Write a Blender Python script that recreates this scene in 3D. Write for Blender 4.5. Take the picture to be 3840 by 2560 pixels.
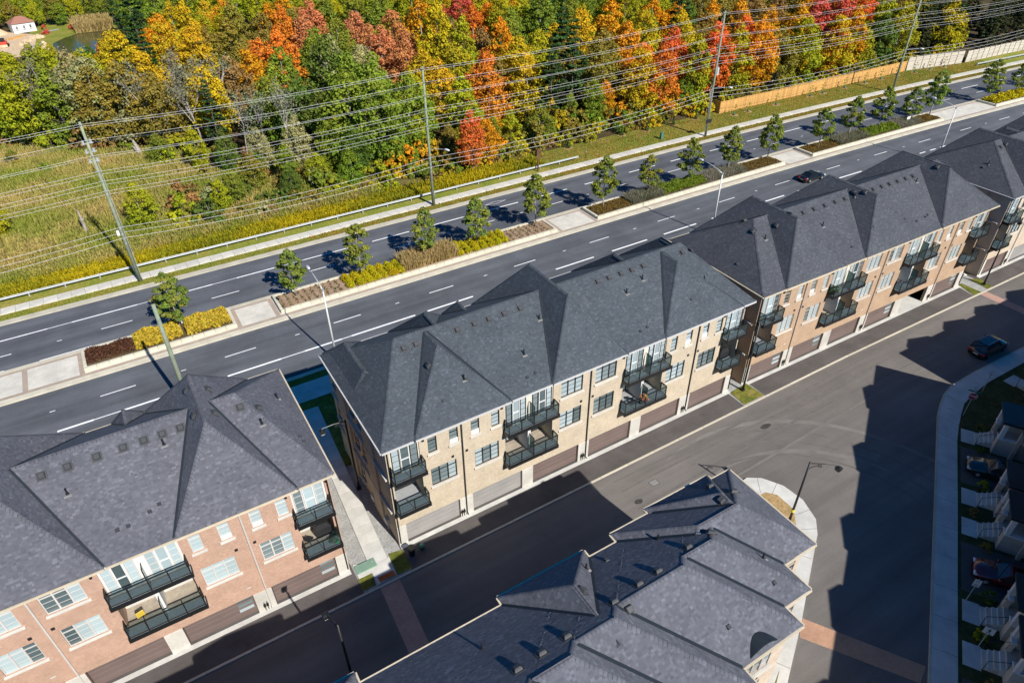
import bpy, math, random
import numpy as np
from mathutils import Vector, Matrix
R_ = math.radians
for o in list(bpy.data.objects): bpy.data.objects.remove(o)
scene = bpy.context.scene
COL = scene.collection
# ---------------------------------------------------------------- camera
CAM_H, PITCH, ROLL, YAW, FPX = 44.8, 36.305, -0.583, 30.916, 2560.0
_p, _y, _r = R_(PITCH), R_(YAW), R_(ROLL)
FWD = np.array([math.sin(_y)*math.cos(_p), math.cos(_y)*math.cos(_p), -math.sin(_p)])
_rt = np.array([math.cos(_y), -math.sin(_y), 0.0]); _up = np.cross(_rt, FWD)
RGT = _rt*math.cos(_r) + _up*math.sin(_r); UPV = -_rt*math.sin(_r) + _up*math.cos(_r)
cd = bpy.data.cameras.new('camera'); cam = bpy.data.objects.new('camera', cd); COL.objects.link(cam)
cd.sensor_width = 36; cd.lens = FPX/3840*36; cd.clip_start = 1; cd.clip_end = 6000
m = Matrix.Identity(4)
for i in range(3):
    m[i][0] = RGT[i]; m[i][1] = UPV[i]; m[i][2] = -FWD[i]
m[2][3] = CAM_H
cam.matrix_world = m
scene.camera = cam
# ---------------------------------------------------------------- sky, sun, exposure
SUN_EL, SUN_AZ = 39.0, 180-10.0        # azimuth from +Y clockwise towards +X
world = bpy.data.worlds.new('World'); scene.world = world; world.use_nodes = True
wn = world.node_tree; bg = wn.nodes['Background']
sky = wn.nodes.new('ShaderNodeTexSky'); sky.sky_type = 'NISHITA'; sky.sun_disc = False
sky.sun_elevation = R_(SUN_EL); sky.sun_rotation = R_(SUN_AZ)
sky.air_density = 1.0; sky.dust_density = 0.0; sky.ozone_density = 8.0
hs = wn.nodes.new('ShaderNodeHueSaturation'); hs.inputs['Saturation'].default_value = 2.0
wn.links.new(sky.outputs[0], hs.inputs['Color']); wn.links.new(hs.outputs[0], bg.inputs[0]); bg.inputs[1].default_value = 0.075
sd = bpy.data.lights.new('sun', 'SUN'); sun = bpy.data.objects.new('sun', sd); COL.objects.link(sun)
sd.energy = 5.0; sd.angle = R_(0.53); sd.color = (1.0, 0.95, 0.87)
_s = Vector((math.sin(R_(SUN_AZ))*math.cos(R_(SUN_EL)), math.cos(R_(SUN_AZ))*math.cos(R_(SUN_EL)), math.sin(R_(SUN_EL))))
sun.rotation_euler = _s.to_track_quat('Z', 'Y').to_euler(); sun.location = (0, 0, 100)
scene.view_settings.view_transform = 'Standard'; scene.view_settings.look = 'None'
scene.view_settings.exposure = 0.52; scene.view_settings.gamma = 1.0; scene.view_settings.use_curve_mapping = False
scene.render.resolution_x = 1024; scene.render.resolution_y = 682
scene.render.engine = 'CYCLES'

# pixel (3840x2560 photograph) -> point at height z / on plane Y=y
def ray(px, py):
    d = FWD*FPX + RGT*(px-1920) + UPV*(1280-py); return d/np.linalg.norm(d)
def at(px, py, z=0.0):
    d = ray(px, py); t = (z-CAM_H)/d[2]; return (d[0]*t, d[1]*t)
def bend(x): return -2.8e-4*max(0.0, x-70.0)**2

# ---------------------------------------------------------------- materials
MATS = {}
def nodes_of(name):
    m = bpy.data.materials.new(name); m.use_nodes = True
    nt = m.node_tree; b = nt.nodes['Principled BSDF']; return m, nt, b
def N(nt, t, **kw):
    n = nt.nodes.new(t)
    for k, v in kw.items(): setattr(n, k, v)
    return n
def ramp(nt, fac, stops):
    r = N(nt, 'ShaderNodeValToRGB'); e = r.color_ramp.elements
    while len(e) < len(stops): e.new(0.5)
    for i, (p, c) in enumerate(stops): e[i].position = p; e[i].color = (*c, 1) if len(c) == 3 else c
    nt.links.new(fac, r.inputs[0]); return r.outputs[0]
def noise(nt, vec, scale, detail=4, rough=.55):
    n = N(nt, 'ShaderNodeTexNoise'); n.inputs['Scale'].default_value = scale
    n.inputs['Detail'].default_value = detail; n.inputs['Roughness'].default_value = rough
    if vec: nt.links.new(vec, n.inputs['Vector'])
    return n.outputs['Fac']
def mix(nt, a, b, fac, mode='MIX'):
    n = N(nt, 'ShaderNodeMix', data_type='RGBA', blend_type=mode)
    for s, v in ((6, a), (7, b)):
        if isinstance(v, tuple): n.inputs[s].default_value = (*v, 1)
        else: nt.links.new(v, n.inputs[s])
    if isinstance(fac, (int, float)): n.inputs[0].default_value = fac
    else: nt.links.new(fac, n.inputs[0])
    return n.outputs[2]
def scaled(nt, vec, s):
    mp = N(nt, 'ShaderNodeMapping'); mp.inputs['Scale'].default_value = s; nt.links.new(vec, mp.inputs[0]); return mp.outputs[0]
def objco(nt): return N(nt, 'ShaderNodeTexCoord').outputs['Object']
def bump(nt, b, h, strength=.3, dist=.02):
    n = N(nt, 'ShaderNodeBump'); n.inputs['Strength'].default_value = strength; n.inputs['Distance'].default_value = dist
    nt.links.new(h, n.inputs['Height']); nt.links.new(n.outputs[0], b.inputs['Normal'])
def plain(name, col, rough=.6, metal=0, var=.12, vs=3.0, spec=.4):
    if name in MATS: return MATS[name]
    m, nt, b = nodes_of(name); co = objco(nt)
    f = noise(nt, co, vs, 5)
    d = tuple(max(0, c*(1-var)) for c in col); l = tuple(min(1, c*(1+var)) for c in col)
    oi = N(nt, 'ShaderNodeObjectInfo'); ov = .22 if name == 'cedar' else .05
    nt.links.new(mix(nt, ramp(nt, f, [(.3, d), (.7, l)]), ramp(nt, oi.outputs['Random'], [(0, (1-ov,)*3), (1, (1+ov,)*3)]), 1.0, 'MULTIPLY'), b.inputs['Base Color'])
    b.inputs['Roughness'].default_value = rough; b.inputs['Metallic'].default_value = metal
    b.inputs['Specular IOR Level'].default_value = spec
    MATS[name] = m; return m
def asphalt(name, base, streak=.25, tint=(1, 1, 1), big=.18):
    m, nt, b = nodes_of(name); co = objco(nt)
    f1 = noise(nt, scaled(nt, co, (.03, .55, 1)), 1.0, 4, .6)      # wheel-path streaks along the road
    f2 = noise(nt, co, big, 5, .65); f3 = noise(nt, co, 9, 3, .7)
    c0 = tuple(base*t for t in tint)
    a = ramp(nt, f1, [(.3, tuple(c*(1-streak) for c in c0)), (.7, tuple(c*(1+streak) for c in c0))])
    a = mix(nt, a, ramp(nt, f2, [(.35, (.72,)*3), (.65, (1.25,)*3)]), .6, 'MULTIPLY')
    a = mix(nt, a, ramp(nt, f3, [(.3, (.82,)*3), (.7, (1.18,)*3)]), .55, 'MULTIPLY')
    v = N(nt, 'ShaderNodeTexVoronoi', feature='DISTANCE_TO_EDGE'); v.inputs['Scale'].default_value = .09
    wob = N(nt, 'ShaderNodeVectorMath', operation='ADD'); nt.links.new(co, wob.inputs[0])
    nz = N(nt, 'ShaderNodeTexNoise'); nz.inputs['Scale'].default_value = .5; nt.links.new(co, nz.inputs['Vector'])
    sc = N(nt, 'ShaderNodeVectorMath', operation='SCALE'); sc.inputs['Scale'].default_value = 5; nt.links.new(nz.outputs['Color'], sc.inputs[0])
    nt.links.new(sc.outputs[0], wob.inputs[1]); nt.links.new(wob.outputs[0], v.inputs['Vector'])
    crack = ramp(nt, v.outputs['Distance'], [(0, (.55,)*3), (.006, (1,)*3)])
    a = mix(nt, a, crack, .22, 'MULTIPLY')
    nt.links.new(a, b.inputs['Base Color']); b.inputs['Roughness'].default_value = .88
    b.inputs['Specular IOR Level'].default_value = .25
    bump(nt, b, f3, .3, .02); MATS[name] = m; return m
def concrete(name, col, rough=.85):
    m, nt, b = nodes_of(name); co = objco(nt)
    f1 = noise(nt, co, .6, 5, .65); f2 = noise(nt, co, 14, 3)
    a = ramp(nt, f1, [(.3, tuple(c*.8 for c in col)), (.7, tuple(c*1.12 for c in col))])
    a = mix(nt, a, ramp(nt, f2, [(.3, (.86,)*3), (.7, (1.1,)*3)]), .6, 'MULTIPLY')
    oi = N(nt, 'ShaderNodeObjectInfo'); a = mix(nt, a, ramp(nt, oi.outputs['Random'], [(0, (.91,)*3), (1, (1.07,)*3)]), 1.0, 'MULTIPLY')
    nt.links.new(a, b.inputs['Base Color']); b.inputs['Roughness'].default_value = rough
    b.inputs['Specular IOR Level'].default_value = .25; bump(nt, b, f2, .2, .01); MATS[name] = m; return m
def brick(name, c1, c2, mortar, bw=.22, bh=.072):
    m, nt, b = nodes_of(name); co = objco(nt)
    sp = N(nt, 'ShaderNodeSeparateXYZ'); nt.links.new(co, sp.inputs[0])
    ad = N(nt, 'ShaderNodeMath', operation='ADD'); nt.links.new(sp.outputs[0], ad.inputs[0]); nt.links.new(sp.outputs[1], ad.inputs[1])
    cb = N(nt, 'ShaderNodeCombineXYZ'); nt.links.new(ad.outputs[0], cb.inputs[0]); nt.links.new(sp.outputs[2], cb.inputs[1])
    t = N(nt, 'ShaderNodeTexBrick'); nt.links.new(cb.outputs[0], t.inputs['Vector'])
    t.inputs['Color1'].default_value = (*c1, 1); t.inputs['Color2'].default_value = (*c2, 1); t.inputs['Mortar'].default_value = (*mortar, 1)
    t.inputs['Scale'].default_value = 1; t.inputs['Brick Width'].default_value = bw; t.inputs['Row Height'].default_value = bh
    t.inputs['Mortar Size'].default_value = .008; t.inputs['Bias'].default_value = 0
    f = noise(nt, co, .7, 5, .65)
    a = mix(nt, t.outputs['Color'], ramp(nt, f, [(.3, (.8,)*3), (.7, (1.15,)*3)]), .7, 'MULTIPLY')
    f4 = noise(nt, scaled(nt, co, (6, 6, 16)), 1, 2)
    a = mix(nt, a, ramp(nt, f4, [(.35, (.82,)*3), (.65, (1.16,)*3)]), .7, 'MULTIPLY')
    nt.links.new(a, b.inputs['Base Color']); b.inputs['Roughness'].default_value = .9
    b.inputs['Specular IOR Level'].default_value = .2
    bump(nt, b, t.outputs['Fac'], -.4, .008); MATS[name] = m; return m
def pavers(name, c1, c2, mortar, w=.22, h=.11):
    m, nt, b = nodes_of(name); co = objco(nt)
    t = N(nt, 'ShaderNodeTexBrick'); nt.links.new(co, t.inputs['Vector'])
    t.inputs['Color1'].default_value = (*c1, 1); t.inputs['Color2'].default_value = (*c2, 1); t.inputs['Mortar'].default_value = (*mortar, 1)
    t.inputs['Scale'].default_value = 1; t.inputs['Brick Width'].default_value = w; t.inputs['Row Height'].default_value = h; t.inputs['Mortar Size'].default_value = .012
    f = noise(nt, co, .8, 4)
    nt.links.new(mix(nt, t.outputs['Color'], ramp(nt, f, [(.3, (.8,)*3), (.7, (1.15,)*3)]), .7, 'MULTIPLY'), b.inputs['Base Color'])
    b.inputs['Roughness'].default_value = .9; MATS[name] = m; return m
def shingle(name, col):
    m, nt, b = nodes_of(name); co = objco(nt)
    at_ = N(nt, 'ShaderNodeAttribute', attribute_name='tone')
    a = ramp(nt, at_.outputs['Fac'], [(0, tuple(c*.74 for c in col)), (.55, col), (1, tuple(min(1, c*1.42) for c in col))])
    f = noise(nt, co, .35, 5, .6)
    a = mix(nt, a, ramp(nt, f, [(.3, (.8, .8, .82)), (.7, (1.18, 1.16, 1.12))]), .7, 'MULTIPLY')
    f2 = noise(nt, co, 40, 2); a = mix(nt, a, ramp(nt, f2, [(.3, (.75,)*3), (.7, (1.25,)*3)]), .5, 'MULTIPLY')
    nt.links.new(a, b.inputs['Base Color']); b.inputs['Roughness'].default_value = .92
    b.inputs['Specular IOR Level'].default_value = .3; MATS[name] = m; return m
def foliage(name, trans=.25):
    """leaf colour = object colour mixed with its second colour, plus each leaf's own tone"""
    m = bpy.data.materials.new(name); m.use_nodes = True; nt = m.node_tree
    for n in list(nt.nodes): nt.nodes.remove(n)
    oi = N(nt, 'ShaderNodeObjectInfo'); tn = N(nt, 'ShaderNodeAttribute', attribute_name='tone'); hh = N(nt, 'ShaderNodeAttribute', attribute_name='hue')
    c2 = N(nt, 'ShaderNodeAttribute', attribute_type='OBJECT', attribute_name='col2')
    a = mix(nt, oi.outputs['Color'], c2.outputs['Color'], hh.outputs['Fac'])
    a = mix(nt, a, ramp(nt, tn.outputs['Fac'], [(0, (.66, .66, .6)), (.5, (1, 1, 1)), (1, (1.36, 1.32, 1.22))]), 1.0, 'MULTIPLY')
    d = N(nt, 'ShaderNodeBsdfDiffuse'); t = N(nt, 'ShaderNodeBsdfTranslucent'); ms = N(nt, 'ShaderNodeMixShader'); out = N(nt, 'ShaderNodeOutputMaterial')
    nt.links.new(a, d.inputs[0]); nt.links.new(a, t.inputs[0]); ms.inputs[0].default_value = trans
    nt.links.new(d.outputs[0], ms.inputs[1]); nt.links.new(t.outputs[0], ms.inputs[2]); nt.links.new(ms.outputs[0], out.inputs[0])
    MATS[name] = m; return m
def ground_mat(name, stops, s1=.12, s2=2.5):
    m, nt, b = nodes_of(name); co = objco(nt)
    f = noise(nt, co, s1, 6, .65); f2 = noise(nt, co, s2, 5, .7)
    a = ramp(nt, f, stops); a = mix(nt, a, ramp(nt, f2, [(.3, (.55,)*3), (.7, (1.4,)*3)]), .8, 'MULTIPLY')
    nt.links.new(a, b.inputs['Base Color']); b.inputs['Roughness'].default_value = .95; b.inputs['Specular IOR Level'].default_value = .1
    bump(nt, b, f2, .6, .06); MATS[name] = m; return m
def pane_mat(name, dark, pale, split=.5):
    """glass over a drawn blind: each pane its own shade, glossy"""
    m, nt, b = nodes_of(name)
    oi = N(nt, 'ShaderNodeObjectInfo'); co = objco(nt)
    a = ramp(nt, oi.outputs['Random'], [(0, dark), (split-.02, tuple((d+p)/2.4 for d, p in zip(dark, pale))), (split, tuple(p*.8 for p in pale)), (1, pale)])
    w = N(nt, 'ShaderNodeTexWave', wave_type='BANDS', bands_direction='Z'); w.inputs['Scale'].default_value = 3.0; w.inputs['Distortion'].default_value = .4
    nt.links.new(co, w.inputs['Vector'])
    a = mix(nt, a, ramp(nt, w.outputs['Fac'], [(0, (.86,)*3), (1, (1.06,)*3)]), .6, 'MULTIPLY')
    nt.links.new(a, b.inputs['Base Color']); b.inputs['Roughness'].default_value = .12
    b.inputs['Coat Weight'].default_value = .6; b.inputs['Coat Roughness'].default_value = .03
    MATS[name] = m; return m
def glass_mat(name, tint, alpha):
    m = bpy.data.materials.new(name); m.use_nodes = True; nt = m.node_tree
    for n in list(nt.nodes): nt.nodes.remove(n)
    t = N(nt, 'ShaderNodeBsdfTransparent'); t.inputs[0].default_value = (*tint, 1)
    g = N(nt, 'ShaderNodeBsdfPrincipled'); g.inputs['Base Color'].default_value = (*[c*.35 for c in tint], 1); g.inputs['Roughness'].default_value = .06
    ms = N(nt, 'ShaderNodeMixShader'); ms.inputs[0].default_value = alpha; out = N(nt, 'ShaderNodeOutputMaterial')
    nt.links.new(t.outputs[0], ms.inputs[1]); nt.links.new(g.outputs[0], ms.inputs[2]); nt.links.new(ms.outputs[0], out.inputs[0])
    MATS[name] = m; return m

# ---------------------------------------------------------------- geometry helpers
def tag(o, label=None, cat=None, group=None, kind=None):
    if label: o['label'] = label
    if cat: o['category'] = cat
    if group: o['group'] = group
    if kind: o['kind'] = kind
    return o
def empty(name, loc, rz=0, label=None, cat=None, group=None):
    o = bpy.data.objects.new(name, None); o.empty_display_size = .3; COL.objects.link(o)
    o.location = loc; o.rotation_euler = (0, 0, rz); return tag(o, label, cat, group)
def link(name, me, mat=None, parent=None, loc=None):
    o = bpy.data.objects.new(name, me); COL.objects.link(o)
    if mat is not None and not me.materials:
        for mm in (mat if isinstance(mat, (list, tuple)) else [mat]): me.materials.append(MATS[mm] if isinstance(mm, str) else mm)
    if parent: o.parent = parent
    if loc is not None: o.location = loc
    return o
def np_mesh(name, V, Q, attrs=None, smooth=False):
    """V (n,3), Q (m,k) arrays -> mesh; attrs: face attributes name -> (m,)"""
    me = bpy.data.meshes.new(name); V = np.asarray(V, np.float32); Q = np.asarray(Q, np.int32); k = Q.shape[1]
    me.vertices.add(len(V)); me.vertices.foreach_set('co', V.ravel())
    me.loops.add(Q.size); me.loops.foreach_set('vertex_index', Q.ravel())
    me.polygons.add(len(Q)); me.polygons.foreach_set('loop_start', np.arange(0, Q.size, k, dtype=np.int32))
    me.update(calc_edges=True)
    for n, a in (attrs or {}).items():
        t = me.attributes.new(n, 'FLOAT', 'FACE'); t.data.foreach_set('value', np.asarray(a, np.float32))
    if smooth: me.polygons.foreach_set('use_smooth', np.ones(len(Q), bool))
    return me
class MB:
    def __init__(s): s.v = []; s.f = []; s.m = []
    def add(s, pts, faces, mi=0):
        b = len(s.v); s.v += [tuple(p) for p in pts]
        for f in faces: s.f.append(tuple(b+i for i in f)); s.m.append(mi)
        return s
    def poly(s, pts, mi=0): return s.add(pts, [tuple(range(len(pts)))], mi)
    def box(s, x0, x1, y0, y1, z0, z1, mi=0):
        return s.add([(x0,y0,z0),(x1,y0,z0),(x1,y1,z0),(x0,y1,z0),(x0,y0,z1),(x1,y0,z1),(x1,y1,z1),(x0,y1,z1)],
                     [(0,3,2,1),(4,5,6,7),(0,1,5,4),(1,2,6,5),(2,3,7,6),(3,0,4,7)], mi)
    def bevbox(s, x0, x1, y0, y1, z0, z1, b=.02, mi=0):
        P = [(x0,y0),(x1,y0),(x1,y1),(x0,y1)]; I = [(x0+b,y0+b),(x1-b,y0+b),(x1-b,y1-b),(x0+b,y1-b)]
        pts = [(x,y,z0) for x,y in P]+[(x,y,z1-b) for x,y in P]+[(x,y,z1) for x,y in I]
        fs = [(3,2,1,0),(8,9,10,11)]
        for i in range(4): j=(i+1)%4; fs += [(i,j,4+j,4+i),(4+i,4+j,8+j,8+i)]
        return s.add(pts, fs, mi)
    def prism(s, outline, z0, z1, mi=0):
        n = len(outline); pts = [(x,y,z0) for x,y in outline]+[(x,y,z1) for x,y in outline]
        return s.add(pts, [tuple(range(n-1,-1,-1)), tuple(range(n,2*n))]+[(i,(i+1)%n,n+(i+1)%n,n+i) for i in range(n)], mi)
    def ring(s, c, ax, r, n):
        a = Vector(ax).normalized(); u = a.orthogonal().normalized(); w = a.cross(u); c = Vector(c)
        return [tuple(c+(u*math.cos(2*math.pi*i/n)+w*math.sin(2*math.pi*i/n))*r) for i in range(n)]
    def tube(s, pts, rads, n=6, mi=0, cap=True):
        pts = [Vector(p) for p in pts]
        if isinstance(rads, (int, float)): rads = [rads]*len(pts)
        P = []; k = len(pts); u = None
        for i, p in enumerate(pts):
            a = (pts[min(i+1,k-1)]-pts[max(i-1,0)]).normalized()
            if u is None: u = a.orthogonal().normalized()
            u = (u-a*u.dot(a)).normalized(); w = a.cross(u)
            P += [tuple(p+(u*math.cos(2*math.pi*j/n)+w*math.sin(2*math.pi*j/n))*rads[i]) for j in range(n)]
        fs = [(i*n+j, i*n+(j+1)%n, (i+1)*n+(j+1)%n, (i+1)*n+j) for i in range(k-1) for j in range(n)]
        if cap: fs += [tuple(range(n-1,-1,-1)), tuple(range((k-1)*n, k*n))]
        return s.add(P, fs, mi)
    def bar(s, a, b, w, h, mi=0):
        """rectangular bar from a to b, width w (horizontal), height h"""
        a, b = Vector(a), Vector(b); d = (b-a).normalized(); sd_ = d.cross(Vector((0,0,1)))
        sd_ = sd_.normalized() if sd_.length > 1e-4 else Vector((1,0,0)); up = sd_.cross(d).normalized()
        pts = [tuple(p+sd_*(w/2*i)+up*(h/2*j)) for p in (a,b) for i,j in ((-1,-1),(1,-1),(1,1),(-1,1))]
        return s.add(pts, [(0,1,2,3),(7,6,5,4),(0,4,5,1),(1,5,6,2),(2,6,7,3),(3,7,4,0)], mi)
    def mesh(s, name, smooth=False):
        me = bpy.data.meshes.new(name); me.from_pydata(s.v, [], s.f); me.validate(); me.update()
        if any(s.m): me.polygons.foreach_set('material_index', s.m[:len(me.polygons)])
        if smooth: me.polygons.foreach_set('use_smooth', np.ones(len(me.polygons), bool))
        return me
    def build(s, name, mat, parent=None, loc=None, smooth=False): return link(name, s.mesh(name, smooth), mat, parent, loc)
def copy_tree(o, parent=None):
    c = o.copy(); COL.objects.link(c)
    c.parent = parent
    for ch in list(o.children): copy_tree(ch, c)
    return c
def wall_holes(mb, x0, x1, z0, z1, holes, depth, y=0.0, mi=0):
    """front wall in the plane y with openings and reveals `depth` deep; faces -y"""
    xs = sorted({x0, x1, *[h[0] for h in holes], *[h[1] for h in holes]}); zs = sorted({z0, z1, *[h[2] for h in holes], *[h[3] for h in holes]})
    for a, b in zip(xs, xs[1:]):
        for c, d in zip(zs, zs[1:]):
            cx, cz = (a+b)/2, (c+d)/2
            if any(h[0] < cx < h[1] and h[2] < cz < h[3] for h in holes): continue
            mb.poly([(a,y,c),(b,y,c),(b,y,d),(a,y,d)], mi)
    for h in holes:
        a, b, c, d = h[:4]; q = h[4] if len(h) > 4 else depth
        mb.poly([(a,y,c),(a,y,d),(a,y+q,d),(a,y+q,c)], mi); mb.poly([(b,y,c),(b,y+q,c),(b,y+q,d),(b,y,d)], mi)
        mb.poly([(a,y,d),(b,y,d),(b,y+q,d),(a,y+q,d)], mi)
        mb.poly([(a,y,c),(a,y+q,c),(b,y+q,c),(b,y,c)], mi)
rng = np.random.default_rng(11); random.seed(5)

# materials used across the place
asphalt('asphalt_road', .100, .24, (.94, 1.0, 1.12)); asphalt('asphalt_lane', .134, .18, (1.10, 1.0, .92), .07); asphalt('asphalt_drive', .085, .1, (1.12, 1.0, .94), .4)
concrete('concrete', (.56, .53, .46)); concrete('concrete_white', (.54, .53, .49)); concrete('kerb', (.52, .48, .38)); concrete('stone_white', (.52, .50, .45)); concrete('planter_stone', (.56, .53, .42))
pavers('band_paver', (.34, .26, .2), (.4, .31, .25), (.3, .26, .2)); pavers('crossing_paver', (.42, .25, .2), (.5, .31, .25), (.25, .17, .14), .2, .1); pavers('crossing_tan', (.42, .24, .15), (.48, .28, .18), (.3, .18, .12), .2, .1)
brick('brick_orange', (.385, .215, .142), (.445, .268, .185), (.45, .38, .32)); brick('brick_cream', (.44, .365, .26), (.50, .42, .315), (.47, .41, .32))
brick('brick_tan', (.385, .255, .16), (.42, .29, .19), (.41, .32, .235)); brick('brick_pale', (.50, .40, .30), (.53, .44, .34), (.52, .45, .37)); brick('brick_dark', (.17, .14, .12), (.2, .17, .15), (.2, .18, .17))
shingle('shingle_warm', (.096, .099, .117)); shingle('shingle_cool', (.058, .069, .082)); shingle('shingle_slate', (.062, .067, .079)); shingle('shingle_grey', (.098, .103, .122))
plain('paint_white', (.66, .66, .65), .6, 0, .04); plain('stucco', (.58, .54, .46), .9, 0, .05); plain('stucco_white', (.62, .61, .58), .9, 0, .04)
plain('gutter_cream', (.55, .47, .34), .6, 0, .08); plain('gutter_white', (.5, .49, .47), .6, 0, .06)
plain('black_metal', (.012, .013, .014), .42, .0, .1, 3, .5); plain('dark_metal', (.03, .032, .036), .4, .3); plain('valley', (.012, .018, .024), .6, .1)
plain('frame_black', (.018, .018, .019), .4); plain('frame_grey', (.52, .50, .47), .5, 0, .05); plain('frame_taupe', (.42, .35, .29), .5, 0, .05)
plain('garage_brown', (.135, .098, .088), .6, 0, .08, .6); plain('garage_grey', (.26, .25, .24), .6, 0, .08, .8); plain('door_brown', (.09, .05, .045), .5)
plain('deck', (.29, .30, .31), .8, 0, .1, 4); plain('deck_wood', (.34, .29, .23), .8, 0, .15, 3)
pane_mat('pane', (.05, .075, .08), (.42, .52, .54), .3); pane_mat('pane_dark', (.02, .028, .03), (.09, .11, .115), .6); pane_mat('pane_mid', (.07, .1, .105), (.4, .48, .5), .45)
glass_mat('rail_glass', (.66, .73, .75), .08); glass_mat('frosted', (.55, .78, .7), .7)
plain('wood_pole', (.22, .25, .17), .9, 0, .2, 1.5); plain('wood_green', (.19, .225, .165), .9, 0, .2, 1.5); plain('galv', (.36, .38, .39), .6, .2, .1); plain('lamp_grey', (.55, .56, .56), .5, .2, .05)
plain('cedar', (.52, .29, .09), .8, 0, .22, 1.2); plain('fence_grey', (.5, .45, .37), .85, 0, .1, 1.5); plain('bark', (.10, .085, .07), .95, 0, .3, 3); plain('bark_pale', (.3, .27, .23), .95, 0, .25, 3)
plain('line_white', (.80, .80, .79), .7, 0, .12, 2.5); plain('wire', (.62, .62, .61), .7, 0, .02)
ground_mat('verge', [(.3, (.13, .18, .026)), (.5, (.21, .22, .036)), (.72, (.32, .24, .07))], .25); ground_mat('lawn', [(.3, (.07, .095, .018)), (.55, (.15, .15, .028)), (.75, (.26, .2, .07))], .6)
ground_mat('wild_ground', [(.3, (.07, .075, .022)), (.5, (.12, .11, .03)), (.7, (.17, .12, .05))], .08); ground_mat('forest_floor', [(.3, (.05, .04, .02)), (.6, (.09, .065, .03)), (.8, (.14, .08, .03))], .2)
ground_mat('mulch', [(.3, (.24, .155, .1)), (.7, (.36, .25, .17))], .8, 6); ground_mat('bed_soil', [(.3, (.07, .05, .03)), (.7, (.13, .09, .05))], .8, 6); ground_mat('gravel', [(.3, (.26, .26, .25)), (.7, (.4, .4, .38))], 1, 7)
ground_mat('sand', [(.3, (.5, .36, .22)), (.7, (.62, .47, .31))], .15, 2); ground_mat('dry_mulch', [(.3, (.3, .2, .09)), (.7, (.42, .29, .14))], .8, 5)
ground_mat('yard', [(.3, (.035, .045, .016)), (.7, (.08, .075, .03))], .6); foliage('leaf', .25); foliage('leaf_street', .2); foliage('blade', .3)  # yard: darker copy of lawn, the street's shade put into its colour
# ================================================================ SETTING
def xs_for(x0, x1): return [x0]+[x for x in range(-400, 700, 6) if x0+1 < x < x1-1 and x > 64]+[x1]
def strip(name, y0, y1, z, x0, x1, mat, parent=None, kind='structure', z0=None):
    mb = MB(); X = xs_for(x0, x1)
    for a, b in zip(X, X[1:]):
        ba, bb = bend(a), bend(b)
        mb.poly([(a,y0+ba,z),(b,y0+bb,z),(b,y1+bb,z),(a,y1+ba,z)])
        if z0 is not None:
            mb.poly([(a,y0+ba,z0),(b,y0+bb,z0),(b,y0+bb,z),(a,y0+ba,z)]); mb.poly([(b,y1+bb,z0),(a,y1+ba,z0),(a,y1+ba,z),(b,y1+bb,z)])
    if z0 is not None:
        for x in (x0, x1):
            q = bend(x); mb.poly([(x,y0+q,z0),(x,y1+q,z0),(x,y1+q,z),(x,y0+q,z)])
    o = mb.build(name, mat, parent)
    if kind and not parent: tag(o, kind=kind)
    return o
def sheet(name, pts, z, mat, z0=None, kind='structure', parent=None):
    mb = MB()
    if z0 is None: mb.poly([(x,y,z) for x,y in pts])
    else: mb.prism(pts, z0, z)
    o = mb.build(name, mat, parent)
    if not parent: tag(o, kind=kind)
    return o
X0, X1 = -60, 330
# land sheet to the horizon
g = MB(); g.poly([(-3000,-3000,-.06),(3000,-3000,-.06),(3000,3000,-.06),(-3000,3000,-.06)]); tag(g.build('ground', 'wild_ground'), kind='structure')
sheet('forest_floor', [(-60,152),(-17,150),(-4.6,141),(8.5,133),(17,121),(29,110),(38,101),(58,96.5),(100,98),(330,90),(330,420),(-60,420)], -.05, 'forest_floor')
strip('verge', 86.9, 92.6, .02, X0, X1, 'verge'); strip('verge_bank', 92.6, 98.0, .012, 60, X1, 'verge')
strip('road', 58.9, 86.4, 0.0, X0, X1, 'asphalt_road')
# kerbs with their gutters
for y0, y1 in ((58.35,58.9),(69.75,70.5),(75.35,75.95),(86.05,86.95)): strip('kerb', y0, y1, .13, X0, X1, 'kerb', z0=-.02)
strip('boulevard_grass', 57.3, 58.35, .1, X0, X1, 'lawn'); strip('front_sidewalk', 54.4, 57.3, .11, X0, X1, 'concrete_white'); strip('front_lawn', 44.0, 54.4, .06, X0, X1, 'lawn')
# median: pads of concrete, brick bands at both edges
med = strip('median', 70.5, 75.35, .10, X0, X1, 'concrete')
strip('brick_band', 70.5, 71.0, .108, X0, X1, 'band_paver', med); strip('brick_band', 74.95, 75.35, .108, X0, X1, 'band_paver', med)
for x in (-15.1, -9.9, 6.3, 10.7, 50.9, 57.0, 97.3, 103.2): strip('brick_band', 71.0, 74.95, .109, x-.25, x+.25, 'band_paver', med)
# painted lines
pm = empty('road_markings', (0, 0, 0)); tag(pm, kind='structure')
def dash(name, y, w, segs):
    for a, b in segs: strip(name, y-w/2, y+w/2, .006, a, b, 'line_white', pm)
dash('lane_dash', 66.25, .13, [(x, x+3.3) for x in np.arange(-20.9, 260, 12.2)])
dash('lane_dash', 79.25, .13, [(x, x+3.3) for x in np.arange(-19.6, 260, 12.2)])
dash('lane_tick', 66.25, .1, [(x, x+.5) for x in np.arange(-13.2, 160, 12.2)]); dash('lane_tick', 79.25, .1, [(x, x+.5) for x in np.arange(-11.9, 160, 12.2)])
dash('lane_stripe', 62.75, .24, [(-19,-15.8),(-12.7,-9.6),(-6.9,-2.5),(3.0,8.6),(11.2,15.4),(16.6,24.4)]+[(x, x+6.1) for x in np.arange(26.0, 108, 9.15)]+[(x, x+1.6) for x in np.arange(109, 136, 2.9)]+[(x, x+6) for x in np.arange(136, 260, 9)])
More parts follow.
